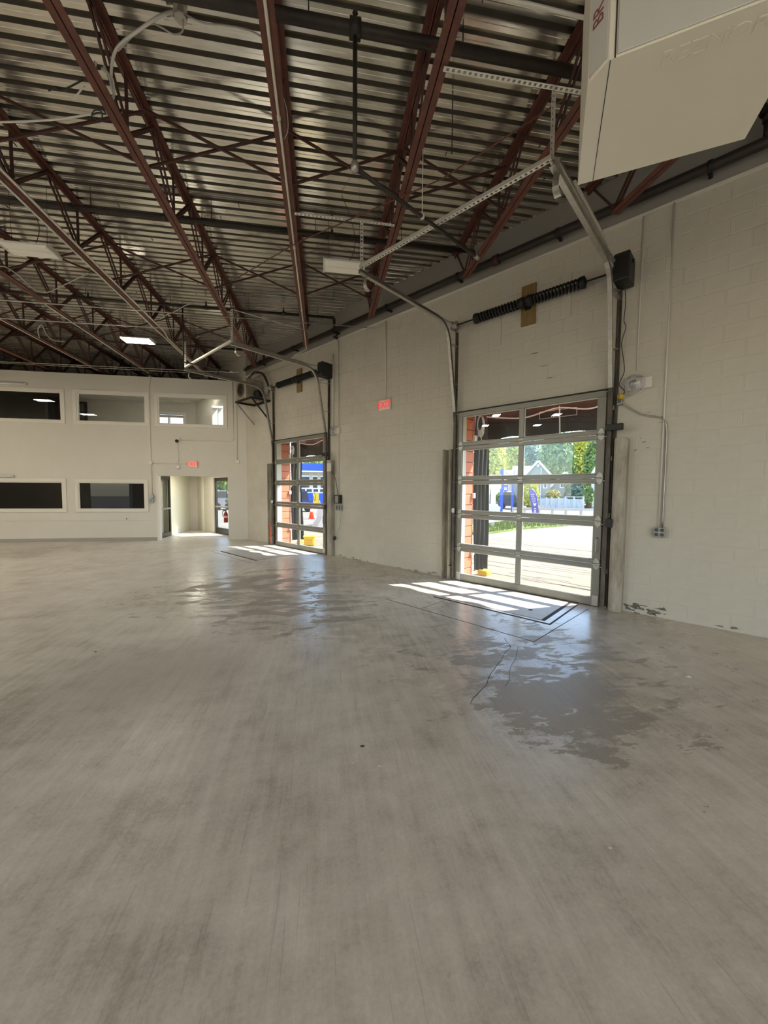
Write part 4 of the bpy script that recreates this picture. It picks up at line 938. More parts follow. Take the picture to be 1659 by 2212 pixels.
cord = [(1.19, 0.30, 4.39), (1.19, 0.20, 4.15), (1.21, 0.15, 3.95), (1.19, 0.12, 3.86), (1.235, 0.11, 3.67), (1.205, 0.11, 3.45), (1.19, 0.11, 3.28), (1.24, 0.12, 3.12), (1.17, 0.15, 3.02), (1.185, 0.13, 2.98), (1.20, 0.10, 2.985)]
run('power_cord', 'wavy black power cord from the near operator to yellow plug', smooth_path(cord, 5), 0.005, 'cord_black', cat='cord', fr=W, n=6)
t = thing('wall_outlet', 'painted over duplex outlet beside the near door guard', 'outlet', W(1.13, 0.0, 2.29), wall=True)
part(t, 'cover_plate', MB(W).bevbox(1.085, 1.165, 0.0, 0.012, 2.28, 2.41, 0.003), 'block_paint')
for dz in (-0.03, 0.03): part(t, 'socket', MB(W).lathe((1.125, 0.012, 2.345 + dz), (0, 1, 0), [(0.017, 0), (0.017, 0.003), (0.0, 0.003)], 10), 'outlet_face')
for ds, z0_, z1_, lb in ((0.14, 3.3, 4.3, 'thin painted riser beside the near opener cord'),): run('conduit', lb, [(1.06, 0.012, z0_), (1.06, 0.012, 5.28)], 0.008, 'white_trim', fr=W)

# right wall between the doors and far door electrics
run('conduit', 'straight pale conduit dropping to exit sign on the block wall', [(5.66, 0.015, 5.28), (5.66, 0.015, 3.62)], 0.011, 'white_trim', fr=W)
run('conduit', 'straight pale conduit running down beside the far door switch', [(7.22, 0.015, 5.28), (7.22, 0.015, 1.52)], 0.011, 'white_trim', fr=W)
run('conduit', 'short pale vertical pipe behind the far operator', [(7.42, 0.02, 5.0), (7.42, 0.02, 3.25)], 0.02, 'white_trim', fr=W)
def exit_sign(label, fr, wallf, c, w, h, txt):
    x, z = c
    t = thing('exit_sign', label, 'exit sign', fr(x, 0, z - h / 2) if wallf else Vector((x, YB, z - h / 2)), wall=wallf)
    f2 = fr if wallf else (lambda s, n, zz: Vector((s, YB - n, zz)))
    part(t, 'sign_body', MB(f2).bevbox(x - w / 2, x + w / 2, 0.0, 0.055, z - h / 2, z + h / 2, 0.008), 'white_plastic')
    fc = part(t, 'sign_face', MB(f2).box(x - w / 2 + 0.015, x + w / 2 - 0.015, 0.055, 0.058, z - h / 2 + 0.015, z + h / 2 - 0.015), 'exit_panel')
    k = -1 if wallf else 1
    ft = lambda a, b, c_: f2(x + k * a, 0.059 + c_, z + b)
    part(fc, 'lettering', text_mb('EXIT', h * 0.86, 0.001, ft), 'exit_red', label='red EXIT lettering')
    return t
exit_sign('red EXIT sign on the block wall between the doors', W, True, (5.66, 3.50), 0.33, 0.22, 'EXIT')
exit_sign('red EXIT sign on the office wall over the passage', ID, False, (-4.15, 2.455), 0.30, 0.20, 'EXIT')
t = thing('switch_box', 'black framed control box on the wall beside the far door', 'control box', W(7.2, 0.0, 1.22), wall=True)
part(t, 'box_body', MB(W).bevbox(7.10, 7.30, 0.0, 0.10, 1.33, 1.54, 0.008), 'black_plastic'); part(t, 'face_plate', MB(W).bevbox(7.13, 7.25, 0.10, 0.108, 1.35, 1.52, 0.004), 'outlet_steel')
t = thing('wall_outlet', 'double steel outlet box under the far door control box', 'outlet', W(7.17, 0.0, 1.15), wall=True)
part(t, 'box_body', MB(W).bevbox(7.08, 7.28, 0.0, 0.06, 1.16, 1.29, 0.005), 'outlet_steel')
for ds in (-0.05, 0.05): part(t, 'socket', MB(W).bevbox(7.18 + ds - 0.02, 7.18 + ds + 0.02, 0.06, 0.066, 1.18, 1.27, 0.003), 'outlet_face')
run('power_cord', 'thin grey cord hanging from the far outlet with black plug', smooth_path([(7.12, 0.06, 1.17), (7.10, 0.05, 0.95), (7.14, 0.05, 0.75), (7.24, 0.06, 0.58), (7.285, 0.07, 0.50)], 5), 0.007, 'cable_grey', cat='cord', fr=W, n=6)
single('hanging_plug', 'black plug hanging on grey cord beside the far door', 'plug', MB(W).lathe((7.285, 0.07, 0.50), (0.4, 0.1, -1), [(0.015, -0.01), (0.035, 0.02), (0.04, 0.07), (0.02, 0.09)], 10), 'black_plastic')
run('power_cord', 'black cord bowing from the far guard to its control box', smooth_path([(7.42, 0.10, 2.15), (7.33, 0.06, 2.02), (7.26, 0.04, 1.8), (7.235, 0.035, 1.54)], 5), 0.006, 'cord_black', cat='cord', fr=W, n=6)
single('wall_notice', 'small painted cover plate over far door guard top', 'cover plate', MB(W).bevbox(7.34, 7.5, 0.14, 0.16, 2.12, 2.32, 0.004), 'white_trim', wall=True)

# ------------------------------------------------------------------ office wall electrics
OWF = lambda x, n, z: Vector((x, YB - n, z))
run('conduit', 'painted riser conduit on the office wall from joist to switches', [(-5.36, 0.02, 5.2), (-5.36, 0.02, 5.05), (-5.41, 0.02, 4.9), (-5.41, 0.02, 2.55), (-5.39, 0.02, 1.45)], 0.022, 'white_trim', fr=OWF)
single('junction_box', 'painted square junction box on the office riser conduit', 'junction box', MB(OWF).bevbox(-5.47, -5.35, 0.0, 0.06, 2.42, 2.54, 0.006), 'white_trim')
run('conduit', 'painted level conduit from riser to passage exit sign', [(-5.36, 0.015, 2.47), (-4.31, 0.015, 2.47)], 0.011, 'white_trim', fr=OWF)
run('conduit', 'painted conduit bending down from the joists to the wall camera', [(-2.89, 0.015, 5.15), (-2.89, 0.015, 3.35)] + arc((-2.89, 0.015, 3.22), (-2.89, 0.015, 3.34), (-3.02, 0.015, 3.22)) + [(-4.52, 0.015, 3.22)], 0.011, 'white_trim', fr=OWF)
run('conduit', 'painted straight conduit above the corner outlet on office wall', [(-2.775, 0.015, 5.15), (-2.79, 0.015, 2.6)], 0.013, 'white_trim', fr=OWF)
run('cable', 'short wavy painted cable under the wall camera', smooth_path([(-4.59, 0.03, 3.15), (-4.60, 0.03, 2.9), (-4.575, 0.03, 2.7), (-4.61, 0.03, 2.5), (-4.60, 0.03, 2.4)], 4), 0.014, 'white_trim', fr=OWF, cat='cable')
t = thing('security_camera', 'small dark lens camera on the office wall', 'camera', Vector((-4.59, YB, 3.15)))
part(t, 'mount', MB(OWF).bevbox(-4.62, -4.52, 0.0, 0.05, 3.18, 3.28, 0.006), 'white_trim'); part(t, 'camera_body', MB(OWF).lathe((-4.59, 0.05, 3.19), (-0.2, 1, -0.3), [(0.045, 0), (0.05, 0.04), (0.04, 0.07), (0.0, 0.08)], 12), 'black_plastic')
single('junction_box', 'round painted junction box between riser and passage exit sign', 'junction box', MB(OWF).lathe((-4.60, 0.0, 2.36), (0, 1, 0), [(0.065, 0), (0.065, 0.045), (0.055, 0.055)], 14), 'white_trim')
single('junction_box', 'painted box at foot of the straight corner conduit', 'junction box', MB(OWF).bevbox(-2.83, -2.72, 0.0, 0.05, 2.50, 2.62, 0.006), 'white_trim')
single('cover_plate', 'small blank plate on the office wall above exit sign', 'cover plate', MB(OWF).bevbox(-4.21, -4.15, 0.0, 0.008, 2.90, 3.0, 0.003), 'white_trim')
t = thing('switch_box', 'two grey switch boxes at the foot of office riser', 'switch', Vector((-5.40, YB, 1.2)))
part(t, 'switch_body', MB(OWF).bevbox(-5.42, -5.34, 0.0, 0.06, 1.36, 1.47, 0.006), 'outlet_steel'); part(t, 'switch_body', MB(OWF).bevbox(-5.47, -5.35, 0.0, 0.07, 1.22, 1.34, 0.006), 'outlet_steel'); part(t, 'toggle', MB(OWF).box(-5.42, -5.40, 0.07, 0.085, 1.26, 1.30), 'outlet_face')
for z, xe, lb in ((4.76, -8.76, 'white tube light over the upper window with inner door view'), (2.015, -9.22, 'white tube light over the lower dark window by the side')):
    t = thing('tube_light', lb, 'light', Vector((xe - 0.6, YB, z - 0.04)))
    part(t, 'tube', MB(OWF).tube([(xe - 1.25, 0.05, z), (xe - 0.02, 0.05, z)], 0.035, 10), 'white_plastic'); part(t, 'end_cap', MB(OWF).lathe((xe - 0.02, 0.05, z), (1, 0, 0), [(0.039, -0.03), (0.039, 0.01), (0.02, 0.03)], 10), 'white_trim')
single('wall_bolt', 'small dark bolt in the office wall below lower window', 'bolt', MB(OWF).lathe((-6.16, 0.0, 0.70), (0, 1, 0), [(0.018, 0), (0.018, 0.01), (0.0, 0.014)], 8), 'black_steel')
t = thing('fire_extinguisher', 'red fire extinguisher hung at the passage opening', 'fire extinguisher', (-3.17, YB + 0.02, 0.55))
ex, ey = -3.18, YB + 0.03
part(t, 'cylinder', MB().lathe((ex, ey, 0.56), (0, 0, 1), [(0.055, 0), (0.065, 0.02), (0.065, 0.27), (0.05, 0.32), (0.022, 0.35), (0.022, 0.38)], 16), 'extinguisher_red')
part(t, 'label_band', MB().lathe((ex, ey, 0.72), (0, 0, 1), [(0.066, 0.0), (0.066, 0.06)], 16), 'white_plastic')
part(t, 'valve_handle', MB().bar((ex - 0.08, ey, 0.965), (ex + 0.03, ey, 0.95), 0.02, 0.02).bar((ex - 0.08, ey, 0.99), (ex + 0.02, ey, 0.97), 0.018, 0.012), 'black_plastic')
part(t, 'hose', MB().tube(smooth_path([(ex - 0.01, ey, 0.95), (ex - 0.09, ey, 0.93), (ex - 0.10, ey, 0.85), (ex - 0.08, ey, 0.74)], 4), 0.011, 6), 'black_plastic')
run('conduit', 'thin cord and box beside the passage exit door', [(-3.14, -0.06, 2.05), (-3.14, -0.06, 1.3)], 0.008, 'cord_black', fr=OWF)
single('switch_box', 'small dark switch box above the fire extinguisher', 'switch', MB().bevbox(-3.19, -3.10, YB + 0.02, YB + 0.06, 1.22, 1.31, 0.005), 'outlet_steel')

# compressor unit on wall shelf in the corner
t = thing('wall_shelf', 'dark steel bracket shelf under the corner compressor', 'shelf', Vector((-1.95, 12.4, 4.3)))
A = W(11.3, 0.04, 4.30); B = W(10.35, 0.04, 4.30); Cc = W(11.3, 0.62, 4.30); Dd = W(10.35, 0.62, 4.30)
for p, q in ((A, Cc), (B, Dd), (Cc, Dd), (A, B)): part(t, 'shelf_rail', MB().bar(tuple(p), tuple(q), 0.05, 0.05), 'black_steel')
for p, q, mtn in ((W(11.3, 0.03, 3.70), Cc, 'galvanised'), (W(10.35, 0.03, 3.70), Dd, 'black_steel')): part(t, 'diagonal_brace', MB().bar(tuple(p), tuple(q), 0.035, 0.035), mtn)
t = thing('compressor_unit', 'tan condenser unit with round fan on the corner shelf', 'compressor', W(10.8, 0.3, 4.33), wall=True)
part(t, 'cabinet', MB(W).bevbox(10.72, 11.32, 0.06, 0.60, 4.33, 4.93, 0.015), 'compressor_tan')
part(t, 'fan_grille', MB(W).lathe((11.02, 0.60, 4.63), (0, 1, 0), [(0.21, 0.0), (0.21, 0.012), (0.08, 0.02), (0.0, 0.022)], 20), 'fan_brown')
part(t, 'fan_ring', MB(W).lathe((11.02, 0.612, 4.63), (0, 1, 0), [(0.15, 0.0), (0.15, 0.01), (0.10, 0.012)], 20), 'black_steel')
part(t, 'motor', MB(W).lathe((10.35, 0.3, 4.48), (1, 0, 0), [(0.10, 0.0), (0.12, 0.03), (0.12, 0.25), (0.08, 0.32)], 14), 'black_steel')
for k in range(3): part(t, 'copper_line', MB(W).tube(smooth_path([(11.2 - k * .1, 0.3, 4.93), (11.1 - k * .1, 0.3, 5.08 + k * .03), (10.7, 0.28, 5.12 + k * .03), (10.45 - k * .04, 0.2, 5.05), (10.3 - k * .03, 0.12, 4.7), (10.28, 0.1, 4.5)], 4), 0.012, 6), 'black_pipe')

# ------------------------------------------------------------------ hanging heater
HZ = 3.80; HH = 1.05
hx = Vector((0.845, -0.535, 0)).normalized(); hy = Vector((0.535, 0.845, 0)).normalized()
hA = pz(1248, 400, HZ); HWD = (pz(1609, 300, HZ) - hA).length; HDP = 0.80
HF = lambda x, y, z: hA + hx * x - hy * y + Vector((0, 0, z))      # x across, y from far edge toward the camera, z up from the bottom
t = thing('unit_heater', 'large white gas unit heater hanging from joists by the block wall', 'heater', HF(HWD / 2, HDP / 2, 0))
ROOTM[t.name] = Matrix.Translation(HF(HWD / 2, HDP / 2, 0)); ch = 0.085
part(t, 'cabinet', MB(HF).prism([(0, 0), (HWD, 0), (HWD, HDP), (ch, HDP), (0, HDP - ch)], 2, 0.0, HH), 'heater_paint')
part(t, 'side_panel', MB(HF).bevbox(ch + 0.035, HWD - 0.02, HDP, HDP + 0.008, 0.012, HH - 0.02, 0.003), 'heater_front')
part(t, 'seam', MB(HF).box(ch * 0.92 + 0.012, ch * 0.92 + 0.016, 0.004, HDP - 0.001, -0.0015, 0.0), 'joint_dark')
part(t, 'seam', MB(HF).box(ch + 0.024, ch + 0.030, HDP, HDP + 0.004, 0.0, HH), 'joint_dark')
part(t, 'corner_panel', MB(HF).add([(0.006, HDP - ch + 0.008, 0.02), (ch - 0.006, HDP - 0.004, 0.02), (ch - 0.006, HDP - 0.004, HH), (0.006, HDP - ch + 0.008, HH),
     (0.002, HDP - ch + 0.013, 0.02), (ch - 0.011, HDP + 0.001, 0.02), (ch - 0.011, HDP + 0.001, HH), (0.002, HDP - ch + 0.013, HH)],
     [(4, 5, 6, 7), (0, 1, 5, 4), (1, 2, 6, 5), (2, 3, 7, 6), (3, 0, 4, 7)]), 'heater_front')
mtx = lambda a, b, c: HF(0.5 * HWD + 0.075 + a, HDP - 0.10 + b, -0.002 - c)
part(t, 'embossed_text', text_mb('REZNOR', 0.105, 0.003, mtx), 'heater_paint', label='raised REZNOR lettering')
cdir = Vector((1, 1, 0)).normalized()
rt = lambda a, b, c: HF(ch / 2 - 0.006 - b * 0.707 * -1.0 , HDP - ch / 2 + 0.010 + b * 0.707 , 0.30 - a)
part(t, 'red_lettering', text_mb('BR', 0.085, 0.001, lambda a, b, c: HF(ch * 0.5 - b * 0.707 - 0.006 - c * .7, HDP - ch * 0.5 - b * 0.707 + 0.008 + c * .7, 0.27 + a)), 'heater_text', label='faded red lettering')
for x, y in ((0.08, 0.08), (HWD - 0.08, 0.08), (0.12, HDP - 0.12), (HWD - 0.08, HDP - 0.08)):
    part(t, 'hanger_rod', MB(HF).tube([(x, y, HH), (x, y, 5.94 - HZ)], 0.006, 6), 'black_steel')
part(t, 'vent_pipe', MB(HF).tube([(HWD * 0.6, 0.2, HH), (HWD * 0.6, 0.2, 5.94 - HZ)], 0.075, 14), 'galvanised')

# ------------------------------------------------------------------ things on the floor
t = thing('pit_cover', 'diamond pattern steel pit cover inside the near door', 'floor plate', W(2.6, 0.7, 0), wall=True)
part(t, 'plate', MB(W).bevbox(1.79, 3.30, 0.12, 1.20, 0.0, 0.006, 0.002), 'diamond_plate')
m = MB(W); m.box(1.66, 3.42, 1.27, 1.30, 0, 0.004); m.box(1.64, 1.66, 0.12, 1.30, 0, 0.004); part(t, 'frame_edge', m, 'joint_dark')
part(t, 'frame_gap', MB(W).box(1.745, 1.785, 0.12, 1.20, 0.0, 0.003), 'joint_dark'); part(t, 'lift_hole', MB(W).lathe((2.05, 0.89, 0.006), (0, 0, 1), [(0.03, 0), (0.03, 0.0012)], 12), 'joint_dark')
t = thing('pit_cover', 'smooth grey steel pit cover inside the far door', 'floor plate', W(9.1, 0.9, 0), wall=True)
part(t, 'plate', MB(W).bevbox(8.2, 10.0, 0.15, 1.68, 0.0, 0.006, 0.002), 'diamond_plate'); part(t, 'frame_edge', MB(W).box(8.15, 10.05, 1.69, 1.73, 0, 0.003), 'joint_dark')
def scrap(label, px, sz, m, cat='scrap', name='paper_scrap'):
    p = pz(px[0], px[1], 0); mb = MB(); k = 7; pts = []
    for i in range(k):
        a = 2 * math.pi * i / k + random.uniform(-.3, .3); rr = sz * random.uniform(0.55, 1.0); pts.append((p.x + rr * math.cos(a), p.y + rr * math.sin(a) * 0.7))
    mb.add([(x, y, 0.001) for x, y in pts] + [(p.x, p.y, sz * 0.35)], [(i, (i + 1) % k, k) for i in range(k)] + [tuple(range(k - 1, -1, -1))])
    single(name, label, cat, mb, m)
scrap('white crumpled paper scrap on floor near the quad outlet', (1487, 1462), 0.035, 'paper')
scrap('small brown dead leaf on the floor by the large stain', (207, 1408), 0.018, 'debris', 'leaf', 'dead_leaf')
scrap('tiny pale chip on the floor in the open middle', (820, 1655), 0.012, 'paper', 'chip', 'paint_chip')
scrap('tiny white chip beside the brown scuff', (762, 1648), 0.009, 'paper', 'chip', 'paint_chip')
scrap('brown scuff crumb on the open floor', (782, 1612), 0.02, 'debris', 'crumb', 'dirt_crumb')
scrap('dark crumb on floor near the far door sheen', (748, 1288), 0.012, 'debris', 'crumb', 'dirt_crumb')
scrap('pale chip far out on the bare floor near the wall side', (1318, 1832), 0.010, 'paper', 'chip', 'paint_chip')

# ------------------------------------------------------------------ outside
gm = MB(); gm.box(-140, 160, -60, 190, -0.30, -0.035)
single('ground', 'pale sunlit asphalt lot and street outside', 'ground', gm, 'asphalt', **S_)
ap = single('apron', 'pale cracked concrete apron outside the doors', 'pavement', MB(W).prism([(-9, -6.6), (14, -6.6), (14, -0.2), (-9, -0.2)], 2, -0.034, -0.012), 'concrete_apron', **S_)
for k in range(60):
    n0 = -0.9 - 5.6 * random.random() ** 1.3; s = random.uniform(0, 9); m = MB(W); p = Vector((s, n0, -0.0115))
    for i in range(random.randint(3, 11)):
        q = p + Vector((random.uniform(0.12, 0.34), random.uniform(-0.06, 0.06), 0)); m.bar(tuple(p), tuple(q), random.uniform(0.012, 0.045), 0.001); p = q
    part(ap, 'pavement_crack', m, 'crack_dark')
for nn in (-2.2, -4.4): part(ap, 'pavement_joint', MB(W).box(-8.9, 13.9, nn - 0.012, nn + 0.012, -0.0125, -0.0112), 'crack_dark')
gr = MB(); P_ = [pz(1030, 1156, 0), pz(1120, 1143, 0), pz(1290, 1130, 0), pz(1330, 1122, 0), pz(1200, 1121.5, 0), pz(1110, 1123, 0), pz(1040, 1131, 0), pz(1000, 1140, 0)]
gr.prism([(p.x, p.y) for p in P_], 2, -0.034, 0.05)
for i in range(5200):
    a = random.random(); b = random.random(); p = P_[1].lerp(P_[2], a).lerp(P_[5].lerp(P_[4], a), b) if random.random() < 0.6 else P_[0].lerp(P_[1], a).lerp(P_[6].lerp(P_[5], a), b)
    t_ = random.uniform(0, 6.28); c, s = math.cos(t_) * 0.03, math.sin(t_) * 0.03; h = random.uniform(0.06, 0.18); lx, ly = random.uniform(-.05, .05), random.uniform(-.05, .05)
    gr.add([(p.x - c, p.y - s, 0.04), (p.x + c, p.y + s, 0.04), (p.x + lx, p.y + ly, 0.05 + h)], [(0, 1, 2)])
o = single('grass_verge', 'green grass verge between the lot and the street', 'grass', gr, 'grass', kind='stuff')

for tagn, s0, s1 in (('near', 1.40, 3.79), ('far', 7.68, 10.07)):
    t = thing('brick_pier', 'orange painted block pier outside the %s door' % tagn, 'pier', W(s1 + 0.2, -0.4, -0.03), wall=True)
    part(t, 'mortar_core', MB(W).box(s1 - 0.025, s1 + 0.45, -0.445, -0.145, -0.034, 3.59), 'crack_dark')
    z = -0.03; k = 0
    while z < 3.55:
        part(t, 'block', MB(W).bevbox(s1 - 0.035, s1 + 0.46, -0.46, -0.146, z + 0.006, min(z + 0.197, 3.6), 0.006), 'orange_block'); z += 0.2032; k += 1
    for z in (0.42, 1.52, 2.62): part(t, 'wall_bracket', MB(W).bevbox(s1 - 0.085, s1 - 0.034, -0.46, -0.39, z, z + 0.10, 0.004), 'white_plastic')
    t = thing('lintel', 'orange painted lintel over the outside of the %s door' % tagn, 'lintel', W((s0 + s1) / 2, -0.4, 3.1), wall=True)
    part(t, 'lintel_beam', MB(W).bevbox(s0 - 0.6, s1 - 0.036, -0.46, -0.146, 3.10, 3.60, 0.006), 'orange_block')
    # black tarpaulin: valance with folds and gathered strip
    t = thing('tarpaulin', 'black tarpaulin hung outside the %s door, drawn to one side' % tagn, 'tarpaulin', W((s0 + s1) / 2, -0.7, 0.1), wall=True)
    m = MB(W); NS, NZ = 40, 8
    def tp(i, j, off): 
        s = s0 - 0.5 + (s1 + 0.25 - s0 + 0.5) * i / NS; z = 3.45 - (3.45 - 2.66) * j / NZ
        return (s, -0.74 - 0.025 * math.sin(i * 0.75 + j * 0.22) * (0.3 + j / NZ) - off, z + (0.02 * math.sin(i * 0.5) if j == NZ else 0))
    vs = [tp(i, j, 0) for j in range(NZ + 1) for i in range(NS + 1)] + [tp(i, j, 0.004) for j in range(NZ + 1) for i in range(NS + 1)]
    q = (NS + 1) * (NZ + 1); fs = []
    for j in range(NZ):
        for i in range(NS):
            a = j * (NS + 1) + i; fs.append((a, a + 1, a + NS + 2, a + NS + 1)); fs.append((q + a + NS + 1, q + a + NS + 2, q + a + 1, q + a))
    m.add(vs, fs, True); part(t, 'valance', m, 'tarp_black')
    m = MB(W); NS, NZ = 14, 18
    def tg(i, j, off):
        w_ = 0.37 * (1 - 0.25 * math.sin(math.pi * j / NZ) ** 2 * (1 if tagn == 'far' else 0.4)); n_ = -0.475 - w_ * i / NS
        return (s1 - 0.05 - 0.10 * i / NS + 0.035 * math.sin(i * 1.5 + j * 0.22) - off, n_, 3.1 - 3.0 * j / NZ)
    vs = [tg(i, j, 0) for j in range(NZ + 1) for i in range(NS + 1)] + [tg(i, j, 0.004) for j in range(NZ + 1) for i in range(NS + 1)]
    q = (NS + 1) * (NZ + 1); fs = []
    for j in range(NZ):
        for i in range(NS):
            a = j * (NS + 1) + i; fs.append((a, a + 1, a + NS + 2, a + NS + 1)); fs.append((q + a + NS + 1, q + a + NS + 2, q + a + 1, q + a))
    m.add(vs, fs, True); part(t, 'gathered_strip', m, 'tarp_black')
    part(t, 'curtain_rail', MB(W).tube([(s0 - 0.6, -0.72, 3.47), (s1 + 0.3, -0.72, 3.47)], 0.025, 8), 'galvanised')
    if tagn == 'near':
        m = MB(W); a, b, c, d = 2.0, 2.62, 2.93, 3.06
        for e in ((a, b, d - .008, d), (a, b, c, c + .008), (a, a + .008, c, d), (b - .008, b, c, d)): m.box(e[0], e[1], -0.70, -0.695, e[2], e[3])
        part(t, 'stitched_patch', m, 'tarp_line', label='pale stitched rectangle')
    t2 = thing('rope_coil', 'coil of pale rope hanging outside the %s door' % tagn, 'rope', pwall(1036 if tagn == 'near' else 630, 940, -0.38))
    bx, bz = (1037, 898) if tagn == 'near' else (630, 962); pts = []
    ctr = pwall(bx, bz + (16 if tagn == 'near' else 6), -0.38); rx = 0.055 if tagn == 'near' else 0.05; rz = 0.14 if tagn == 'near' else 0.07
    for k in range(6):
        for i in range(12):
            a = 2 * math.pi * i / 12; pts.append(tuple(ctr - WD * ((rx + k * 0.004) * math.cos(a)) + Vector((0, 0, (rz + k * 0.012) * math.sin(a) - k * 0.012)) + WN * (k * 0.008)))
    part(t2, 'rope_loops', MB().tube(pts, 0.008, 5), 'cable_white')
    e0 = ctr - Vector((0, 0, rz)); part(t2, 'rope_tail', MB().tube(smooth_path([tuple(e0), tuple(e0 + WD * 0.06 - Vector((0, 0, 0.18))), tuple(e0 + WD * 0.02 - Vector((0, 0, 0.34 if tagn == 'near' else 1.1)))], 4), 0.008, 5), 'cable_white')
    part(t2, 'rope_tail', MB().tube(smooth_path([tuple(e0), tuple(e0 - WD * 0.03 - Vector((0, 0, 0.15))), tuple(e0 - WD * 0.12 - Vector((0, 0, 0.32)))], 4), 0.008, 5), 'cable_white')
    m = MB(W); m.tube(smooth_path([(s1 - 0.2, -0.62, 3.08), (s1 - 0.9, -0.64, 2.98), (s1 - 1.5, -0.62, 3.07), (s0 + 0.4, -0.62, 2.99), (s0, -0.62, 3.08)], 6), 0.012, 6)
    single('rope', 'pale rope sagging along the lintel outside the %s door' % tagn, 'rope', m, 'cable_white')
    single('rope', 'pale cord hanging straight down outside the %s door' % tagn, 'cord', MB(W).tube([(s0 + 0.85, -0.60, 3.09), (s0 + 0.83, -0.60, 2.62)], 0.010, 6), 'cable_white')
    single('bollard_foot', 'yellow painted footing at the base of the %s tarpaulin' % tagn, 'footing', MB(W).bevbox(s1 - 0.26, s1 - 0.04, -0.88, -0.66, -0.034, 0.085, 0.02), 'safety_yellow', wall=True)
t = thing('yellow_bucket', 'yellow mop bucket on the apron outside the far door', 'bucket', pz(660, 1181, 0))
c = pz(660, 1181, 0) + Vector((0.1, 0.35, -0.012))
part(t, 'bucket_body', MB().bevbox(c.x - 0.16, c.x + 0.16, c.y - 0.13, c.y + 0.13, 0.0, 0.26, 0.03), 'safety_yellow'); part(t, 'bucket_rim', MB().bevbox(c.x - 0.18, c.x + 0.18, c.y - 0.15, c.y + 0.15, 0.24, 0.28, 0.012), 'safety_yellow')
part(t, 'front_recess', MB().bevbox(c.x - 0.11, c.x + 0.09, c.y - 0.14, c.y - 0.128, 0.07, 0.19, 0.004), 'bucket_orange')

class VF:
    # upright frame facing the camera at a distance: a across, b away, c up
    def __init__(self, x, D):
        d = ray(x, 1054); self.d = Vector((d.x, d.y, 0)).normalized(); self.r = Vector((self.d.y, -self.d.x, 0)); self.o = self.d * D; self.D = D
    def __call__(self, a, b, c): return self.o + self.r * a + self.d * b + Vector((0, 0, c))
    def a(self, x):
        d = ray(x, 1054); h = Vector((d.x, d.y, 0)); return (h * (self.D / h.dot(self.d))).dot(self.r)
    def z(self, y, x=None):
        d = ray(x if x else 1160, y); h = Vector((d.x, d.y, 0)); return CAM_H + d.z * self.D / h.dot(self.d)
GZ = -0.035
def gable(v, t, x0, x1, ze, xr, zr, depth, wm='siding_grey', b0=0.0, name='gable_wing'):
    a0, a1, ar = v.a(x0), v.a(x1), v.a(xr)
    w = part(t, 'wall', MB(v).prism([(a0, GZ), (a1, GZ), (a1, ze), (ar, zr), (a0, ze)], 1, b0, b0 + depth), wm)
    for p, q in (((a0, ze), (ar, zr)), ((a1, ze), (ar, zr))):
        d = Vector((q[0] - p[0], 0, q[1] - p[1])).normalized(); e = Vector((p[0], 0, p[1])) - d * 0.35; f = Vector((q[0], 0, q[1]))
        up = Vector((-d.z, 0, d.x)); up = up if up.z > 0 else -up
        m = MB(v); m.add([tuple(e + Vector((0, b0 - 0.3, 0))), tuple(f + Vector((0, b0 - 0.3, 0))), tuple(f + Vector((0, b0 + depth, 0))), tuple(e + Vector((0, b0 + depth, 0))),
                          tuple(e + up * 0.15 + Vector((0, b0 - 0.3, 0))), tuple(f + up * 0.15 + Vector((0, b0 - 0.3, 0))), tuple(f + up * 0.15 + Vector((0, b0 + depth, 0))), tuple(e + up * 0.15 + Vector((0, b0 + depth, 0)))],
                         [(3, 2, 1, 0), (4, 5, 6, 7), (0, 1, 5, 4), (1, 2, 6, 5), (2, 3, 7, 6), (3, 0, 4, 7)])
        rf = part(t, 'roof_slope', m, 'roof_grey')
        part(rf, 'barge_board', MB(v).bar(tuple(e + Vector((0, b0 - 0.33, 0)) + up * 0.05), tuple(f + Vector((0, b0 - 0.33, 0)) + up * 0.05), 0.06, 0.24, up=(0, 1, 0)) if False else MB(v).add(
            [tuple(e + Vector((0, b0 - 0.36, 0)) - up * 0.08), tuple(f + Vector((0, b0 - 0.36, 0)) - up * 0.08), tuple(f + Vector((0, b0 - 0.36, 0)) + up * 0.17), tuple(e + Vector((0, b0 - 0.36, 0)) + up * 0.17),
             tuple(e + Vector((0, b0 - 0.30, 0)) - up * 0.08), tuple(f + Vector((0, b0 - 0.30, 0)) - up * 0.08), tuple(f + Vector((0, b0 - 0.30, 0)) + up * 0.17), tuple(e + Vector((0, b0 - 0.30, 0)) + up * 0.17)],
            [(0, 1, 2, 3), (7, 6, 5, 4), (0, 4, 5, 1), (1, 5, 6, 2), (2, 6, 7, 3), (3, 7, 4, 0)]), 'house_white')
    return w
def hwin(v, w, x0, x1, y0, y1, b=0.0):
    a0, a1, z0, z1 = v.a(x0), v.a(x1), v.z(y1, x0), v.z(y0, x0)
    f = part(w, 'window', MB(v).box(a0 - 0.12, a1 + 0.12, b - 0.06, b + 0.0, z0 - 0.12, z1 + 0.12), 'house_white'); 
    ROOTM.setdefault(f.name, ROOTM[w.name])
    return f
v = VF(1161, 50); t = thing('grey_house', 'grey sided house with white trimmed gables across the street', 'house', v(0, 0, GZ))
w1 = gable(v, t, 1134, 1188, v.z(1026, 1161), 1161, v.z(997, 1161), 9)
part(t, 'gable_vent', MB(v).lathe((0, -0.02, v.z(1004.5, 1161)), (0, -1, 0), [(0.28, 0.0), (0.28, 0.06), (0.0, 0.07)], 8), 'house_white')
w2 = gable(v, t, 1184, 1258, v.z(1058, 1221), 1221, v.z(1020, 1221), 8, b0=0.8)
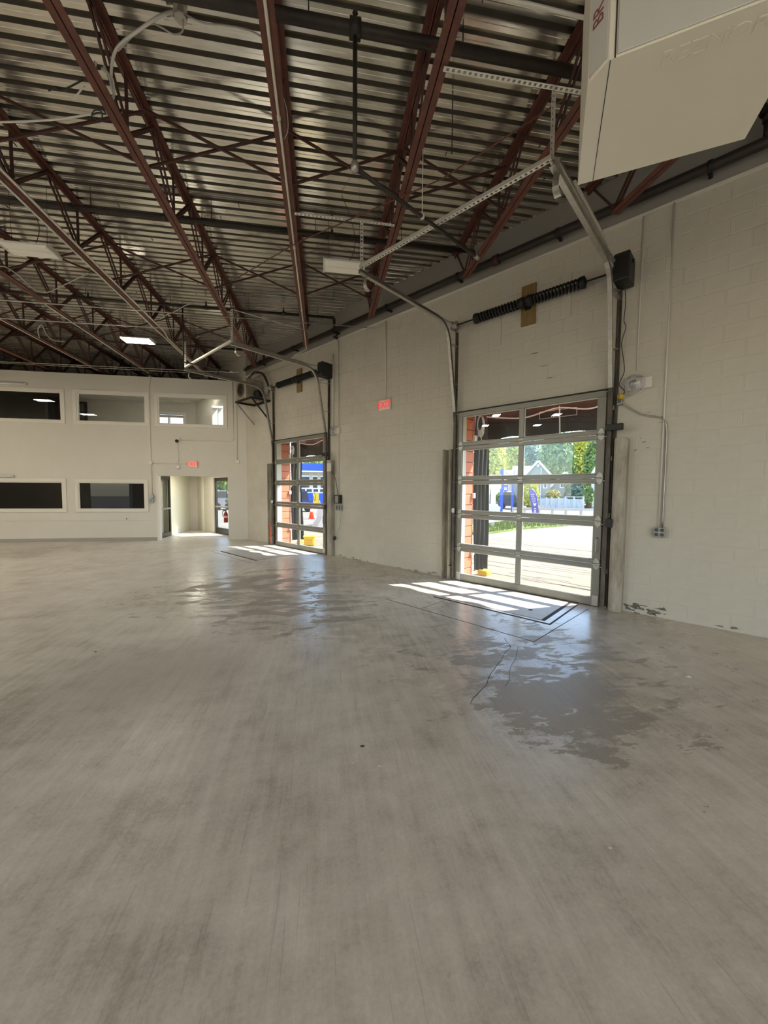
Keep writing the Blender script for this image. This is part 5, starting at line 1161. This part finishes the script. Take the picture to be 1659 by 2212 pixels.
for w, x0, x1, y0, y1, b in ((w1, 1175.5, 1180, 1042, 1053, 0.0), (w2, 1212, 1216, 1042, 1052, 0.8), (w2, 1218, 1222, 1042, 1052, 0.8)):
    a0, a1, z0, z1 = v.a(x0), v.a(x1), v.z(y1, x0), v.z(y0, x0)
    part(t, 'window', MB(v).box(a0 - 0.12, a1 + 0.12, b - 0.06, b, z0 - 0.12, z1 + 0.12), 'house_white'); part(t, 'window_pane', MB(v).box(a0, a1, b - 0.075, b - 0.06, z0, z1), 'dark_pane')
part(t, 'downpipe', MB(v).box(v.a(1167), v.a(1168.5), -0.2, -0.08, GZ, v.z(1010, 1167)), 'house_white')
a0, a1 = v.a(1100), v.a(1161)
part(t, 'roof_slope', MB(v).add([(a0, 2, v.z(1030, 1120)), (a1, 2, v.z(1030, 1120)), (a1, 6, v.z(1000, 1120)), (a0, 6, v.z(1000, 1120)), (a0, 10, v.z(1030, 1120)), (a1, 10, v.z(1030, 1120))], [(0, 1, 2, 3), (3, 2, 5, 4), (0, 3, 4), (1, 5, 2), (0, 4, 5, 1)]), 'roof_grey')
part(t, 'wall', MB(v).box(a0 + 0.3, a1, 2.4, 9.6, GZ, v.z(1030, 1120)), 'siding_grey')
v = VF(1300, 46); t = thing('white_house', 'pale house edge with steep roof beyond the picket fence', 'house', v(0, 0, GZ))
gable(v, t, 1277, 1345, v.z(1027, 1300), 1310, v.z(972, 1300), 8, 'house_white')
for x0, x1, y0, y1 in ((1280, 1285, 1062, 1072), (1288, 1292, 1062, 1072)):
    a0, a1, z0, z1 = v.a(x0), v.a(x1), v.z(y1, x0), v.z(y0, x0); part(t, 'window', MB(v).box(a0, a1, -0.06, 0, z0, z1), 'siding_grey')
# fence
v = VF(1215, 40); t = thing('picket_fence', 'pale board fence with taller gate before the grey house', 'fence', v(0, 0, GZ))
x = 1166.0; 
while x < 1262:
    gate = x >= 1224; zt = v.z(1078 if gate else 1076.5, x); part(t, 'fence_board', MB(v).box(v.a(x) + 0.01, v.a(x + 3.2) - 0.01, 0.0, 0.03, GZ, zt), 'fence_white'); x += 3.2
for x in (1181, 1193, 1207, 1222, 1241, 1261): part(t, 'fence_post', MB(v).box(v.a(x) - 0.07, v.a(x) + 0.07, -0.06, 0.06, GZ, v.z(1072.5 if x > 1220 else 1074, x)), 'fence_white')
part(t, 'gate_rail', MB(v).box(v.a(1222), v.a(1261), -0.05, 0.0, v.z(1074, 1240), v.z(1072.8, 1240)), 'house_white')

def leaves(m, c, rx, ry, rz, n, sz):
    for i in range(n):
        u = Vector((random.gauss(0, 1), random.gauss(0, 1), random.gauss(0, 1))).normalized() * (random.random() ** 0.33); lump = 1.0 + 0.18 * math.sin(u.x * 7 + c[0]) * math.cos(u.z * 6 + u.y * 5)
        p = Vector((c[0] + u.x * rx * lump, c[1] + u.y * ry * lump, c[2] + u.z * rz * lump)); s = sz * random.uniform(0.6, 1.3)
        a = Vector((random.uniform(-1, 1), random.uniform(-1, 1), random.uniform(-1, 1))).normalized(); b = a.cross(Vector((random.uniform(-1, 1), random.uniform(-1, 1), random.uniform(-1, 1)))).normalized()
        m.add([tuple(p - a * s), tuple(p - b * s * 0.55), tuple(p + a * s), tuple(p + b * s * 0.55)], [(0, 1, 2, 3)])
def tree(name, label, x, D, ytop, ybot, wpx, lm, n=2600, sz=0.3, cat='tree', trunk=True):
    v = VF(x, D); zt, zb = v.z(ytop, x), max(v.z(ybot, x), 0.15); rx = abs(v.a(x + wpx / 2)); cz_ = (zt + zb) / 2; rz = (zt - zb) / 2
    t = thing(name, label, cat, v(0, 0, GZ), group='trees and shrubs across the street' if cat == 'tree' else None)
    m = MB(v); leaves(m, (0, 0, cz_), rx, rx * 0.9, rz, n, sz)
    for k in range(5):
        a = random.uniform(0, 6.28); leaves(m, (rx * 0.55 * math.cos(a), rx * 0.5 * math.sin(a), cz_ + rz * random.uniform(-.5, .6)), rx * 0.5, rx * 0.5, rz * 0.4, n // 8, sz)
    part(t, 'foliage', m, lm)
    if trunk: part(t, 'trunk', MB(v).tube([(0, 0, GZ), (0.1, 0, zb + rz * 0.4), (0, 0, cz_ + rz * 0.5)], [0.3, 0.22, 0.08], 8), 'bark')
tree('leafy_tree', 'yellow green tree seen above the blue pylon sign', 1062, 52, 955, 1052, 62, 'leaf_yellow', 3600, 0.28)
tree('leafy_tree', 'yellowing tree between the pylon sign and grey house', 1108, 74, 950, 1050, 44, 'leaf_yellow', 2800, 0.28)
tree('leafy_tree', 'dark bluish tree behind the grey house ridge', 1142, 84, 955, 1050, 50, 'leaf_blue', 2800, 0.32)
tree('leafy_tree', 'tall green tree behind the grey house gable', 1200, 64, 930, 1065, 80, 'leaf_green', 4200, 0.32)
tree('leafy_tree', 'tall yellow green tree right of the gable', 1245, 80, 925, 1065, 80, 'leaf_yellow', 4200, 0.34)
tree('leafy_tree', 'tall green tree near the pale house roof', 1288, 62, 940, 1068, 60, 'leaf_green', 3200, 0.32)
tree('blue_spruce', 'dusty blue green spruce beside the fence gate', 1240, 44, 1035, 1085, 40, 'leaf_blue', 3200, 0.20)
tree('leafy_tree', 'bright green small tree behind the purple banner', 1146, 37, 1040, 1096, 34, 'leaf_yellow', 2600, 0.16)
tree('golden_bush', 'golden domed bush behind the board fence', 1196, 42, 1059, 1093, 32, 'leaf_gold', 2200, 0.14, trunk=False)
tree('leafy_tree', 'pale leafy shrub beside the fence gate', 1272, 41, 1052, 1090, 20, 'leaf_green', 1400, 0.15)
tree('leafy_tree', 'low green shrubs behind the dark parked car', 1088, 46, 1062, 1090, 34, 'leaf_green', 1800, 0.18)
tree('leafy_tree', 'tree line above the blue fuel canopy', 682, 98, 988, 1045, 60, 'leaf_green', 2600, 0.42)
tree('leafy_tree', 'green tree seen through passage exit door', 482, 50, 1020, 1060, 40, 'leaf_green', 1600, 0.3)

# street furniture
def post_rail(name, label, pix, zr, hr, m, th=0.06, zr2=None):
    P2 = [pz(x, y, GZ) for x, y in pix]; t = thing(name, label, 'rail', P2[0])
    for p in P2: part(t, 'rail_post', MB().box(p.x - 0.06, p.x + 0.06, p.y - 0.06, p.y + 0.06, GZ, zr + hr * 0.4), m)
    for a, b in zip(P2[:-1], P2[1:]):
        for z in ([zr] if zr2 is None else [zr, zr2]): part(t, 'rail_beam', MB().bar((a.x, a.y - 0.08, z), (b.x, b.y - 0.08, z), th, hr), m)
post_rail('guard_rail', 'low guard rail along the far side of the verge', [(1108, 1108.5), (1133, 1109), (1164, 1110), (1193, 1111), (1222, 1111.5), (1255, 1112), (1290, 1112), (1330, 1112.5)], 0.34, 0.17, 'guardrail')
post_rail('parking_rail', 'pale low rail edging the grass verge', [(1030, 1150), (1064, 1143), (1114, 1137), (1150, 1130)], 0.36, 0.12, 'wood_rail', 0.10)
v = VF(1165, 24.5); t = thing('feather_banner', 'purple feather banner with white print beside the street', 'banner', v(0, 0, GZ))
fy = lambda y: v.z(y, 1160)
out = [(1151, 1108), (1148, 1090), (1145, 1072), (1142, 1057), (1147, 1056), (1153, 1059), (1158, 1066), (1161, 1076), (1163, 1090), (1165, 1108)]
part(t, 'banner_cloth', MB(v).prism([(v.a(x), fy(y)) for x, y in out], 1, -0.006, 0.006), 'banner_purple')
part(t, 'pole', MB(v).tube([(v.a(1166), 0.0, GZ), (v.a(1164), 0, fy(1090)), (v.a(1159), 0, fy(1066)), (v.a(1150), 0, fy(1056)), (v.a(1142), 0, fy(1056))], 0.015, 6), 'galvanised')
m = MB(v)
for y, x0, x1 in ((1067, 1147.5, 1155), (1071, 1148, 1156), (1075, 1149, 1158), (1079, 1149.5, 1159), (1083, 1151, 1159)):
    x = x0
    while x < x1 - 1: m.box(v.a(x), v.a(x + 1.0), -0.010, -0.0065, fy(y + 2.2), fy(y)); x += 1.9
m.prism([(v.a(1152), fy(1088)), (v.a(1154), fy(1086.5)), (v.a(1156), fy(1088)), (v.a(1158.3), fy(1086.5)), (v.a(1160), fy(1088.4)), (v.a(1156.5), fy(1094))], 1, -0.010, -0.0065)
for y in (1098, 1102, 1105): m.box(v.a(1155), v.a(1159.5), -0.010, -0.0065, fy(y + 2), fy(y))
part(t, 'white_print', m, 'banner_white', label='white printed marks')
v = VF(1095, 31); t = thing('pylon_sign', 'blue two post pylon sign with white logo panel', 'sign', v(0, 0, GZ))
for x0, x1, yt in ((1080, 1087, 1014), (1104.5, 1110, 1016)): part(t, 'post', MB(v).box(v.a(x0), v.a(x1), -0.12, 0.12, GZ, v.z(yt, 1095)), 'sign_blue')
pn = part(t, 'logo_panel', MB(v).bevbox(v.a(1087.2), v.a(1109), -0.16, -0.13, v.z(1030, 1095), v.z(1016, 1095), 0.02), 'sign_white')
part(pn, 'logo_mark', MB(v).prism([(v.a(1092), v.z(1021, 1095)), (v.a(1093.5), v.z(1020, 1095)), (v.a(1096), v.z(1024.5, 1095)), (v.a(1094), v.z(1025, 1095))], 1, -0.172, -0.162), 'sign_red'); part(pn, 'logo_mark', MB(v).prism([(v.a(1096), v.z(1028, 1095)), (v.a(1101), v.z(1024, 1095)), (v.a(1102), v.z(1028.5, 1095))], 1, -0.172, -0.162), 'sign_yellow')
pn = part(t, 'blue_panel', MB(v).bevbox(v.a(1086), v.a(1098), -0.16, -0.13, v.z(1061, 1095), v.z(1038, 1095), 0.02), 'sign_blue'); m = MB(v)
for y in (1043, 1046, 1053, 1056): m.box(v.a(1089), v.a(1095), -0.172, -0.162, v.z(y + 1.8, 1095), v.z(y, 1095))
part(pn, 'white_print', m, 'sign_white'); part(t, 'grey_panel', MB(v).bevbox(v.a(1098.2), v.a(1104.3), -0.14, -0.10, v.z(1061, 1095), v.z(1042, 1095), 0.02), 'car_grey')
v = VF(1062, 29); t = thing('white_pillar', 'white fluted pillar on a flared plinth left of the pylon sign', 'pillar', v(0, 0, GZ))
part(t, 'plinth', MB(v).prism([(v.a(1044), v.z(1107, 1062)), (v.a(1080), v.z(1107, 1062)), (v.a(1082), v.z(1096, 1062)), (v.a(1074), v.z(1091, 1062)), (v.a(1046), v.z(1090, 1062))], 1, -0.5, 0.5), 'sign_white')
part(t, 'plinth_base', MB(v).box(v.a(1047), v.a(1076), -0.35, 0.35, GZ, v.z(1106, 1062)), 'car_grey')
for x0, x1 in ((1043, 1051), (1053, 1058), (1060, 1071)): part(t, 'column', MB(v).bevbox(v.a(x0), v.a(x1), -0.25, 0.25, v.z(1092, 1062), v.z(1040, 1062), 0.03), 'sign_white')
part(t, 'top_board', MB(v).bevbox(v.a(1043), v.a(1082), -0.3, 0.3, v.z(1056, 1062), v.z(1026, 1062), 0.03), 'sign_white')
def car(label, x, D, wpx, m, flip=1):
    v = VF(x, D); hl = abs(v.a(x + wpx / 2)); t = thing('parked_car', label, 'car', v(0, 0, GZ)); h = 1.55; L = hl
    part(t, 'car_body', MB(v).prism([(-L, 0.25), (-L, 0.75), (-L * 0.75, 0.9), (-L * 0.5, h), (L * 0.45, h), (L * 0.72, 0.95), (L, 0.8), (L, 0.25)], 1, -0.85, 0.85), m)
    part(t, 'car_windows', MB(v).prism([(-L * 0.66, 0.95), (-L * 0.47, h - 0.08), (L * 0.42, h - 0.08), (L * 0.62, 0.97)], 1, -0.86, 0.86), 'dark_pane')
    for s in (-1, 1):
        for b in (-0.87, 0.67): part(t, 'wheel', MB(v).lathe((s * L * 0.6, b, 0.29), (0, 1, 0), [(0.2, 0), (0.32, 0.03), (0.32, 0.17), (0.2, 0.2)], 14), 'tyre')
car('dark parked car behind the blue pylon sign', 1100, 38, 46, 'car_dark'); car('blue parked car on the fuel station forecourt', 655, 30, 34, 'car_blue'); car('grey parked car seen through passage exit door', 481, 34, 40, 'car_grey')
v = VF(690, 58); t = thing('fuel_canopy', 'fuel station canopy with deep blue fascia', 'canopy', v(0, 0, GZ))
part(t, 'blue_fascia', MB(v).bevbox(v.a(647), v.a(770), -5, 9, v.z(1020, 680), v.z(1005.5, 680), 0.04), 'canopy_blue'); part(t, 'soffit', MB(v).box(v.a(647), v.a(770), -4.95, 8.9, v.z(1023, 680), v.z(1020.2, 680)), 'canopy_white')
for x in (672, 689, 725): part(t, 'column', MB(v).bevbox(v.a(x) - 0.25, v.a(x) + 0.25, -0.25, 0.25, GZ, v.z(1022, 680), 0.03), 'canopy_white')
v = VF(690, 74); t = thing('fuel_shop', 'white fuel station shop with dark windows', 'building', v(0, 0, GZ))
part(t, 'wall', MB(v).box(v.a(630), v.a(760), 0, 8, GZ, v.z(1022, 680)), 'canopy_white')
for x0, x1 in ((651, 669), (676, 687), (692, 706), (712, 726)):
    f = part(t, 'shop_window', MB(v).box(v.a(x0), v.a(x1), -0.08, 0.0, v.z(1064, 680), v.z(1030, 680)), 'dark_pane')
for k, (x, D, mn, lb) in enumerate(((656, 46, 'pump_white', 'white fuel pump with red skirt'), (668, 44, 'canopy_blue', 'blue and white fuel pump'), (682, 47, 'safety_yellow', 'yellow topped fuel pump'), (697, 43, 'canopy_blue', 'blue fuel pump near the canopy end'))):
    v = VF(x, D); t = thing('fuel_pump', lb, 'fuel pump', v(0, 0, GZ), group='fuel pumps under the blue canopy')
    part(t, 'pump_body', MB(v).bevbox(-0.42, 0.42, -0.3, 0.3, GZ, 1.25, 0.04), mn); part(t, 'pump_head', MB(v).bevbox(-0.46, 0.46, -0.32, 0.32, 1.26, 1.85, 0.04), 'pump_white'); part(t, 'display', MB(v).box(-0.28, 0.28, -0.335, -0.32, 1.4, 1.7), 'car_dark')
    part(t, 'hose', MB(v).tube(smooth_path([(0.46, -0.2, 1.5), (0.7, -0.25, 0.9), (0.6, -0.25, 0.4), (0.44, -0.25, 0.9)], 4), 0.03, 6), 'tyre')
for x, y, h, lb in ((673, 1121, 0.75, 'orange traffic cone on the forecourt'), (690, 1111, 0.9, 'taller orange traffic cone beside the barrier')):
    c = pz(x, y, GZ); t = thing('traffic_cone', lb, 'cone', c)
    part(t, 'cone_base', MB().bevbox(c.x - 0.2, c.x + 0.2, c.y - 0.2, c.y + 0.2, GZ, GZ + 0.04, 0.01), 'cone_orange'); part(t, 'cone_body', MB().lathe((c.x, c.y, GZ + 0.04), (0, 0, 1), [(0.15, 0), (0.035, h), (0.0, h + 0.01)], 14), 'cone_orange')
    part(t, 'reflective_band', MB().lathe((c.x, c.y, GZ + 0.04 + h * 0.5), (0, 0, 1), [(0.094, 0), (0.072, h * 0.2)], 14), 'sign_white')
for k, (x, y) in enumerate(((692, 1137), (704, 1143))):
    c = pz(x, y, GZ); v = VF(x, math.hypot(c.x, c.y)); t = single('concrete_barrier', 'pale concrete barrier %s' % ('next to the orange cones' if k == 0 else 'nearest to the far door'), 'barrier', MB(v).prism([(-0.38, GZ), (0.38, GZ), (0.34, 0.1), (0.18, 0.35), (0.13, 0.85), (-0.13, 0.85), (-0.18, 0.35), (-0.34, 0.1)], 1, -0.2, 0.9), 'barrier_concrete', group='concrete barriers on the forecourt')
